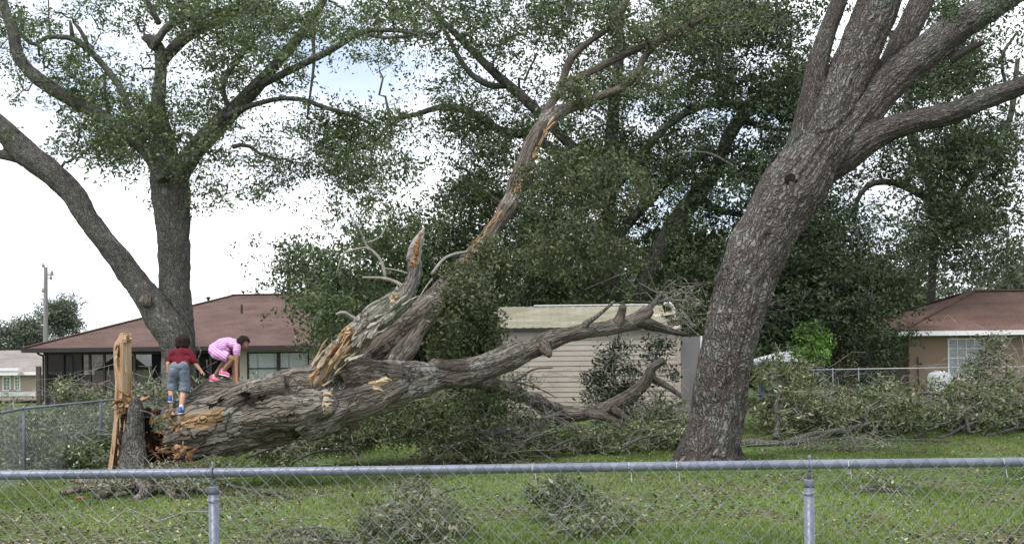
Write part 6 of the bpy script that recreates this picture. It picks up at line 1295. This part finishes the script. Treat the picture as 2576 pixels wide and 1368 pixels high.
# ------------------------------------------------------------------ the two children
def capsule(mb, a, b, ra, rb, n=14):
    a = np.array(a, float); b = np.array(b, float); L = np.linalg.norm(b-a); t = (b-a)/L; pts = []; rad = []
    for k in range(5): f = -math.cos(math.pi/2*k/4); pts.append(a+t*ra*f); rad.append(max(ra*math.sin(math.pi/2*k/4), .001))
    m = (a+b)/2; pts.append(m); rad.append((ra+rb)/2)
    for k in range(5): f = math.sin(math.pi/2*k/4); pts.append(b+t*rb*f); rad.append(max(rb*math.cos(math.pi/2*k/4), .001))
    pts = np.array(pts); V, Q, T = tube(pts, rad, n); mb.add(V, Q, T)
def chain(mb, js):
    for (p, r), (q, s) in zip(js, js[1:]): capsule(mb, p, q, r, s)
def hand(mb, wrist, d, palm_n, size=.13, curl=.4, spread=.16):
    """palm and five unequal bent fingers; d = pointing direction, palm_n = direction the palm faces"""
    d = unit(np.array(d, float)[None])[0]; n = np.array(palm_n, float); n = unit((n-d*n.dot(d))[None])[0]; s = np.cross(d, n); w = np.array(wrist, float)
    V, Q, T = ball(w+d*size*.27, size*.25, 12, (1, 1, 1)); V = w+d*size*.27+((V-w-d*size*.27) @ np.stack([d, s, n]).T)*[1.15, .92, .42] @ np.stack([d, s, n]); mb.add(V, Q, T); capsule(mb, w-d*.01, w+d*size*.2, size*.17, size*.16)
    for i, (o, l) in enumerate(((-.30, .40), (-.10, .46), (.10, .43), (.29, .34))):
        a = w+d*size*.48+s*o*size*.62; f1 = unit((d*math.cos(curl*.5)+n*math.sin(curl*.5)+s*o*spread*2.2)[None])[0]; f2 = unit((d*math.cos(curl*1.6)+n*math.sin(curl*1.6)+s*o*spread*2)[None])[0]
        b = a+f1*l*size*.5; c = b+f2*l*size*.5; r = size*.062; chain(mb, [(a-d*size*.12, r*1.1), (b, r), (c, r*.8)])
    a = w+d*size*.15-s*size*.20; b = a+unit((d*.55-s*.8+n*.25)[None])[0]*size*.22; c = b+unit((d*.85-s*.35+n*.4)[None])[0]*size*.18; chain(mb, [(a, size*.09), (b, size*.075), (c, size*.06)])
def part_from(mb, name, voxel, it, mat, parent, extra=None, disp=0, fs=9, attrs=None):
    V, N, Q, T = remesh(mb, voxel, it)
    if disp: V = V+N*((fbm(V*fs, 3, 5)-.5)*disp)[:, None]
    at = attrs(V) if attrs else {}
    return place(name, mesh_np(name, V, Q, T, mat, at, smooth_shade=True), parent)
def shoe(name, toe, heel, up, mat, parent, solemat, size=.19, w=.036):
    toe = np.array(toe, float); heel = np.array(heel, float); up = unit(np.array(up, float)[None])[0]; d = unit((toe-heel)[None])[0]; up = unit((up-d*up.dot(d))[None])[0]
    m = MB(); capsule(m, heel+up*.022, heel+d*size*.3+up*.028, w*.86, w*.9); capsule(m, heel+d*size*.3+up*.026, toe-d*.03+up*.016, w*.9, w*.72); capsule(m, heel+up*.03, heel+d*.015+up*.07, w*.85, w*.8)
    s = part_from(m, name, .006, 2, mat, parent)
    m = MB(); 
    for k in range(7): pass
    capsule(m, heel-up*.006, heel+d*size*.35-up*.006, w*.88, w*.86); capsule(m, heel+d*size*.35-up*.006, toe-d*.028-up*.008, w*.9, w*.78); V, N, Q, T = remesh(m, .007, 1)
    c = heel-up*.006; h = (V-c) @ up; V = V-np.outer(h*.62, up); place('sole', mesh_np('sole', V, Q, T, solemat, smooth_shade=True), s)
    sd = np.cross(d, up); m = MB()
    for k in range(4):
        c = heel+d*(size*(.42+.09*k))+up*(.058-.007*k); m.tube([c-sd*.02, c+up*.005, c+sd*.02], .004, 5)
    V, Q, T = m.arrays(); place('laces', mesh_np('laces', V, Q, T, M['sock']), s); return s
def face(parent, head_c, r, fwd, up, skinm, eyes=True):
    fwd = unit(np.array(fwd, float)[None])[0]; up = np.array(up, float); up = unit((up-fwd*up.dot(fwd))[None])[0]; sd = np.cross(fwd, up)
    for s in (-1, 1):
        c = head_c+fwd*r*.86+sd*s*r*.34+up*r*.02; V, Q, T = ball(c, r*.13, 10); place('eye', mesh_np('eye', V, Q, T, M['eye'], smooth_shade=True), parent)
        V, Q, T = ball(c+fwd*r*.09, r*.075, 8); place('pupil', mesh_np('pupil', V, Q, T, M['black'], smooth_shade=True), parent)
    m = MB(); a = head_c+fwd*r*.84-up*r*.52; m.tube([a-sd*r*.24, a+fwd*r*.05, a+sd*r*.24], [r*.03, r*.07, r*.03], 6); V, Q, T = m.arrays(); place('mouth', mesh_np('mouth', V, Q, T, M['lip'], smooth_shade=True), parent)
def head(mb, c, r, fwd, up, skull=(1.0, .86, 1.12)):
    fwd = unit(np.array(fwd, float)[None])[0]; up = np.array(up, float); up = unit((up-fwd*up.dot(fwd))[None])[0]; sd = np.cross(fwd, up); R = np.stack([fwd, sd, up], 1)
    V, Q, T = ball(c, r, 20, skull, R); mb.add(V, Q, T); V, Q, T = ball(c+fwd*r*.28-up*r*.55, r*.62, 16, (1, .82, .9), R); mb.add(V, Q, T)
    capsule(mb, c+fwd*r*.9+up*r*.02, c+fwd*r*1.10-up*r*.22, r*.09, r*.14, 8)
    for s in (-1, 1):
        V, Q, T = ball(c+sd*s*r*.86-up*r*.08-fwd*r*.05, r*.24, 12, (.7, .35, 1.1), R); mb.add(V, Q, T)
def boy():
    D = 15.62; K = lambda u, v, dy=0: P(u, v, D+dy)
    t = thing('person', 'child in maroon shirt and grey blue shorts stepping up the fallen trunk, seen from behind', 'person', tuple(K(445, 1040)))
    pel = K(450, 926, .02); lh, rh = K(440, 934, .0), K(463, 934, .02); lk, rk = K(432, 972, .10), K(463, 978, .06); la, ra = K(430, 1003, -.02), K(456, 1024, -.08)
    ch = K(455, 893, .12); nk = K(460, 876, .17); hd = K(460, 860, .19); ls, rs = K(434, 889, .12), K(479, 889, .12); le, re = K(423, 914, .05), K(491, 915, .10); lw, rw = K(424, 936, .06), K(505, 932, .12)
    fwd = np.array([.18, .93, -.32]); m = MB()
    chain(m, [(pel, .088), (ch, .092)]); capsule(m, K(446, 892, .12), K(468, 892, .12), .07, .07); chain(m, [(ch, .06), (nk, .042), (hd, .045)])
    for a, b, c, f in ((lh, lk, la, 1), (rh, rk, ra, 1)): chain(m, [(pel, .07), (a, .072), (b, .048), ((b+c)/2+[0, -.01, .01], .045), (c, .029)])
    for a, b, c in ((ls, le, lw), (rs, re, rw)): chain(m, [(ch, .05), (a, .046), (b, .033), (c, .024)])
    head(m, hd+np.array([0, .02, 0]), .092, fwd, (0, .3, 1))
    hand(m, rw, rw-re+[.03, 0, .01], (-.3, .2, -.9), .12, .95); hand(m, lw, lw-le+np.array([.02, .04, 0]), (.6, .6, 0), .12, .7)
    chain(m, [(la, .028), (la+[-.005, .06, -.04], .026)]); chain(m, [(ra, .028), (ra+[-.01, .05, -.04], .026)])
    body = part_from(m, 'body', .0065, 2, M['skin_boy'], t); face(t, hd+np.array([0, .02, 0]), .092, fwd, (0, .3, 1), None)
    # shirt
    m = MB(); chain(m, [(K(453, 915, .03), .103), (K(455, 903, .08), .105), (K(457, 890, .12), .101)]); capsule(m, K(440, 890, .12), K(473, 890, .12), .084, .082); capsule(m, K(441, 905, .07), K(470, 905, .07), .07, .07); capsule(m, K(443, 918, .02), K(466, 916, .02), .072, .072)
    capsule(m, ls, ls+(le-ls)*.72, .060, .052); capsule(m, rs, rs+(re-rs)*.74, .060, .055); capsule(m, ch, nk+[0, -.005, -.012], .07, .052)
    part_from(m, 'shirt', .008, 3, M['maroon'], t, disp=.028, fs=12)
    # shorts, wide legged to below the knee
    m = MB(); capsule(m, K(441, 922, .0), K(463, 922, .0), .084, .086)
    for a, b, hem in ((K(440, 932, 0), K(434, 960, .06), K(434, 980, .07)), (K(463, 933, .02), K(464, 960, .05), K(463, 984, .04))): chain(m, [(a, .092), (b, .078)]); m.tube([b+(a-b)*.3, b, hem], [.078, .079, .083], 18)
    part_from(m, 'shorts', .008, 3, M['greyblue'], t, disp=.04, fs=10)
    # hair: bowl of dark hair to the nape
    m = MB(); hc = hd+np.array([0, .0, .012]); V, Q, T = ball(hc, .104, 24, (1.03, 1.0, 1.0)); m.add(V, Q, T); V, Q, T = ball(hc+[0, -.025, -.055], .090, 20, (1.14, .85, .95)); m.add(V, Q, T); V, Q, T = ball(hc+[0, -.03, -.085], .070, 20, (1.2, .8, .8)); m.add(V, Q, T)
    V, N, Q, T = remesh(m, .007, 2); cc = hd+np.array([0, .02, 0]); f = unit(fwd[None])[0]; keepmask = ((V-cc) @ f) < .055
    st = fbm(np.stack([np.arctan2(V[:, 0]-hc[0], V[:, 1]-hc[1])*14, V[:, 2]*5, V[:, 2]*0], -1), 3, 5); V = V+N*((st-.5)*.022)[:, None]; Q = Q[keepmask[Q].all(1)]
    place('hair', mesh_np('hair', V, Q, None, M['hair'], smooth_shade=True), t)
    # feet: left one lifted on the torn wood, right one flat
    shoe('shoe', la+np.array([.00, .12, -.055]), la+np.array([-.005, -.045, -.035]), (0, .15, 1), M['shoe_blue'], t, M['sole'], .17); shoe('shoe', ra+np.array([.01, .09, -.085]), ra+np.array([.0, -.06, -.085]), (0, .1, 1), M['shoe_blue'], t, M['sole'], .17)
    for a in (la, ra): m = MB(); capsule(m, a+[0, 0, -.03], a+[0, 0, .018], .034, .032); part_from(m, 'sock', .007, 1, M['sock'], t)
boy()
def girl():
    D = 15.95; K = lambda u, v, dy=0: P(u, v, D+dy)
    t = thing('person', 'child in pink striped shirt and shorts crouching with one hand on the trunk, facing right', 'person', tuple(K(550, 955)))
    hip = K(542, 888, 0); sh = K(594, 866, 0); ch = K(578, 866, 0); hd = K(612, 862, -.0); nk = K(602, 864, 0)
    n_, f_ = -.085, .085
    hn, hf = K(545, 890, n_), K(545, 890, f_); kn, kf = K(586, 902, n_-.02), K(574, 898, f_); an, af = K(560, 935, n_), K(539, 948, f_)
    # the near leg ends in the right shoe, the far leg in the left one
    sn, sf = K(596, 872, -.12), K(594, 870, .11); en, ef = K(595, 920, -.15), K(588, 915, .10); wn, wf = K(596, 961, -.20), K(588, 950, .0)
    m = MB(); chain(m, [(hip, .088), (K(560, 872, 0), .080), (ch, .082)]); capsule(m, K(590, 868, -.06), K(590, 868, .06), .058, .058); chain(m, [(ch, .06), (nk, .04), (hd, .042)])
    for h, k, a in ((hn, kn, an), (hf, kf, af)): chain(m, [(hip, .07), (h, .074), (k, .046), ((k+a)/2, .044), (a, .028)]); chain(m, [(a, .028), (a+[.03, 0, -.03], .024)])
    for s_, e, w in ((sn, en, wn), (sf, ef, wf)): chain(m, [(ch, .05), (s_, .042), (e, .030), (w, .022)])
    fwd = np.array([.72, -.1, -.62]); up = np.array([.62, 0, .78]); hc = hd
    head(m, hc, .088, fwd, up); hand(m, wn, (.75, -.25, -.5), (-.4, .3, -.9), .13, .25, .3); hand(m, wf, (.7, -.1, -.6), (-.3, .1, -.9), .12, .4, .2)
    part_from(m, 'body', .0065, 2, M['skin_girl'], t); face(t, hc, .088, fwd, up, None)
    st = lambda V: {'st': np.stack([(V[:, 2]-V[:, 0]*.15)*3.0, V[:, 1]*.5, V[:, 0]*.3], -1)}
    m = MB(); chain(m, [(K(540, 878, 0), .094), (K(556, 868, 0), .097), (K(574, 862, 0), .092), (K(590, 864, 0), .080)]); capsule(m, K(588, 866, -.07), K(588, 866, .07), .068, .068); capsule(m, K(560, 872, -.04), K(560, 872, .04), .08, .08)
    capsule(m, sn, sn+(en-sn)*.36, .058, .054); capsule(m, sf, sf+(ef-sf)*.36, .058, .054)
    part_from(m, 'shirt', .008, 3, M['pinkstripe'], t, disp=.034, fs=13, attrs=st)
    m = MB(); capsule(m, K(541, 883, -.05), K(541, 883, .05), .094, .094); capsule(m, K(541, 882, 0), K(566, 878, 0), .1, .088); capsule(m, K(548, 890, 0), K(570, 888, 0), .085, .06)
    for h, k in ((hn, kn), (hf, kf)): chain(m, [(h, .088), (h+(k-h)*.45, .080)]); m.tube([h+(k-h)*.3, h+(k-h)*.5, h+(k-h)*.72], [.08, .08, .078], 18)
    part_from(m, 'shorts', .008, 3, M['pinkstripe'], t, disp=.028, fs=8, attrs=lambda V: {'st': np.stack([(V[:, 2]*.7+V[:, 0]*.5)*3.0, V[:, 1]*.4, V[:, 0]*.2], -1)})
    m = MB(); f = unit(fwd[None])[0]; u_ = unit(up[None])[0]; V, Q, T = ball(hc-f*.006+u_*.012, .099, 24, (1.03, .95, 1.03)); m.add(V, Q, T); V, Q, T = ball(hc-f*.045-u_*.03, .07, 16); m.add(V, Q, T)
    V, N, Q, T = remesh(m, .007, 2); rel = V-hc; keepmask = ((rel @ f) < .035) | ((rel @ u_) > .062); V = V+N*((fbm(V*[30, 60, 30], 2, 5)-.5)*.012)[:, None]; Q = Q[keepmask[Q].all(1)]
    place('hair', mesh_np('hair', V, Q, None, M['hair_black'], smooth_shade=True), t)
    m = MB(); capsule(m, hc-f*.09-u_*.02, hc-f*.10-u_*.02+np.array([-.03, 0, -.06]), .026, .014); part_from(m, 'ponytail', .007, 1, M['hair_black'], t)
    shoe('shoe', an+np.array([.12, -.02, -.07]), an+np.array([-.03, 0, -.035]), (.3, 0, 1), M['shoe_pink'], t, M['sole'], .17); shoe('shoe', af+np.array([.10, -.02, -.075]), af+np.array([-.05, 0, -.055]), (.15, 0, 1), M['shoe_pink'], t, M['sole'], .17)
    for a in (an, af): m = MB(); capsule(m, a+[0, 0, -.025], a+[0, 0, .016], .034, .031); part_from(m, 'sock', .007, 1, M['sock'], t)
girl()
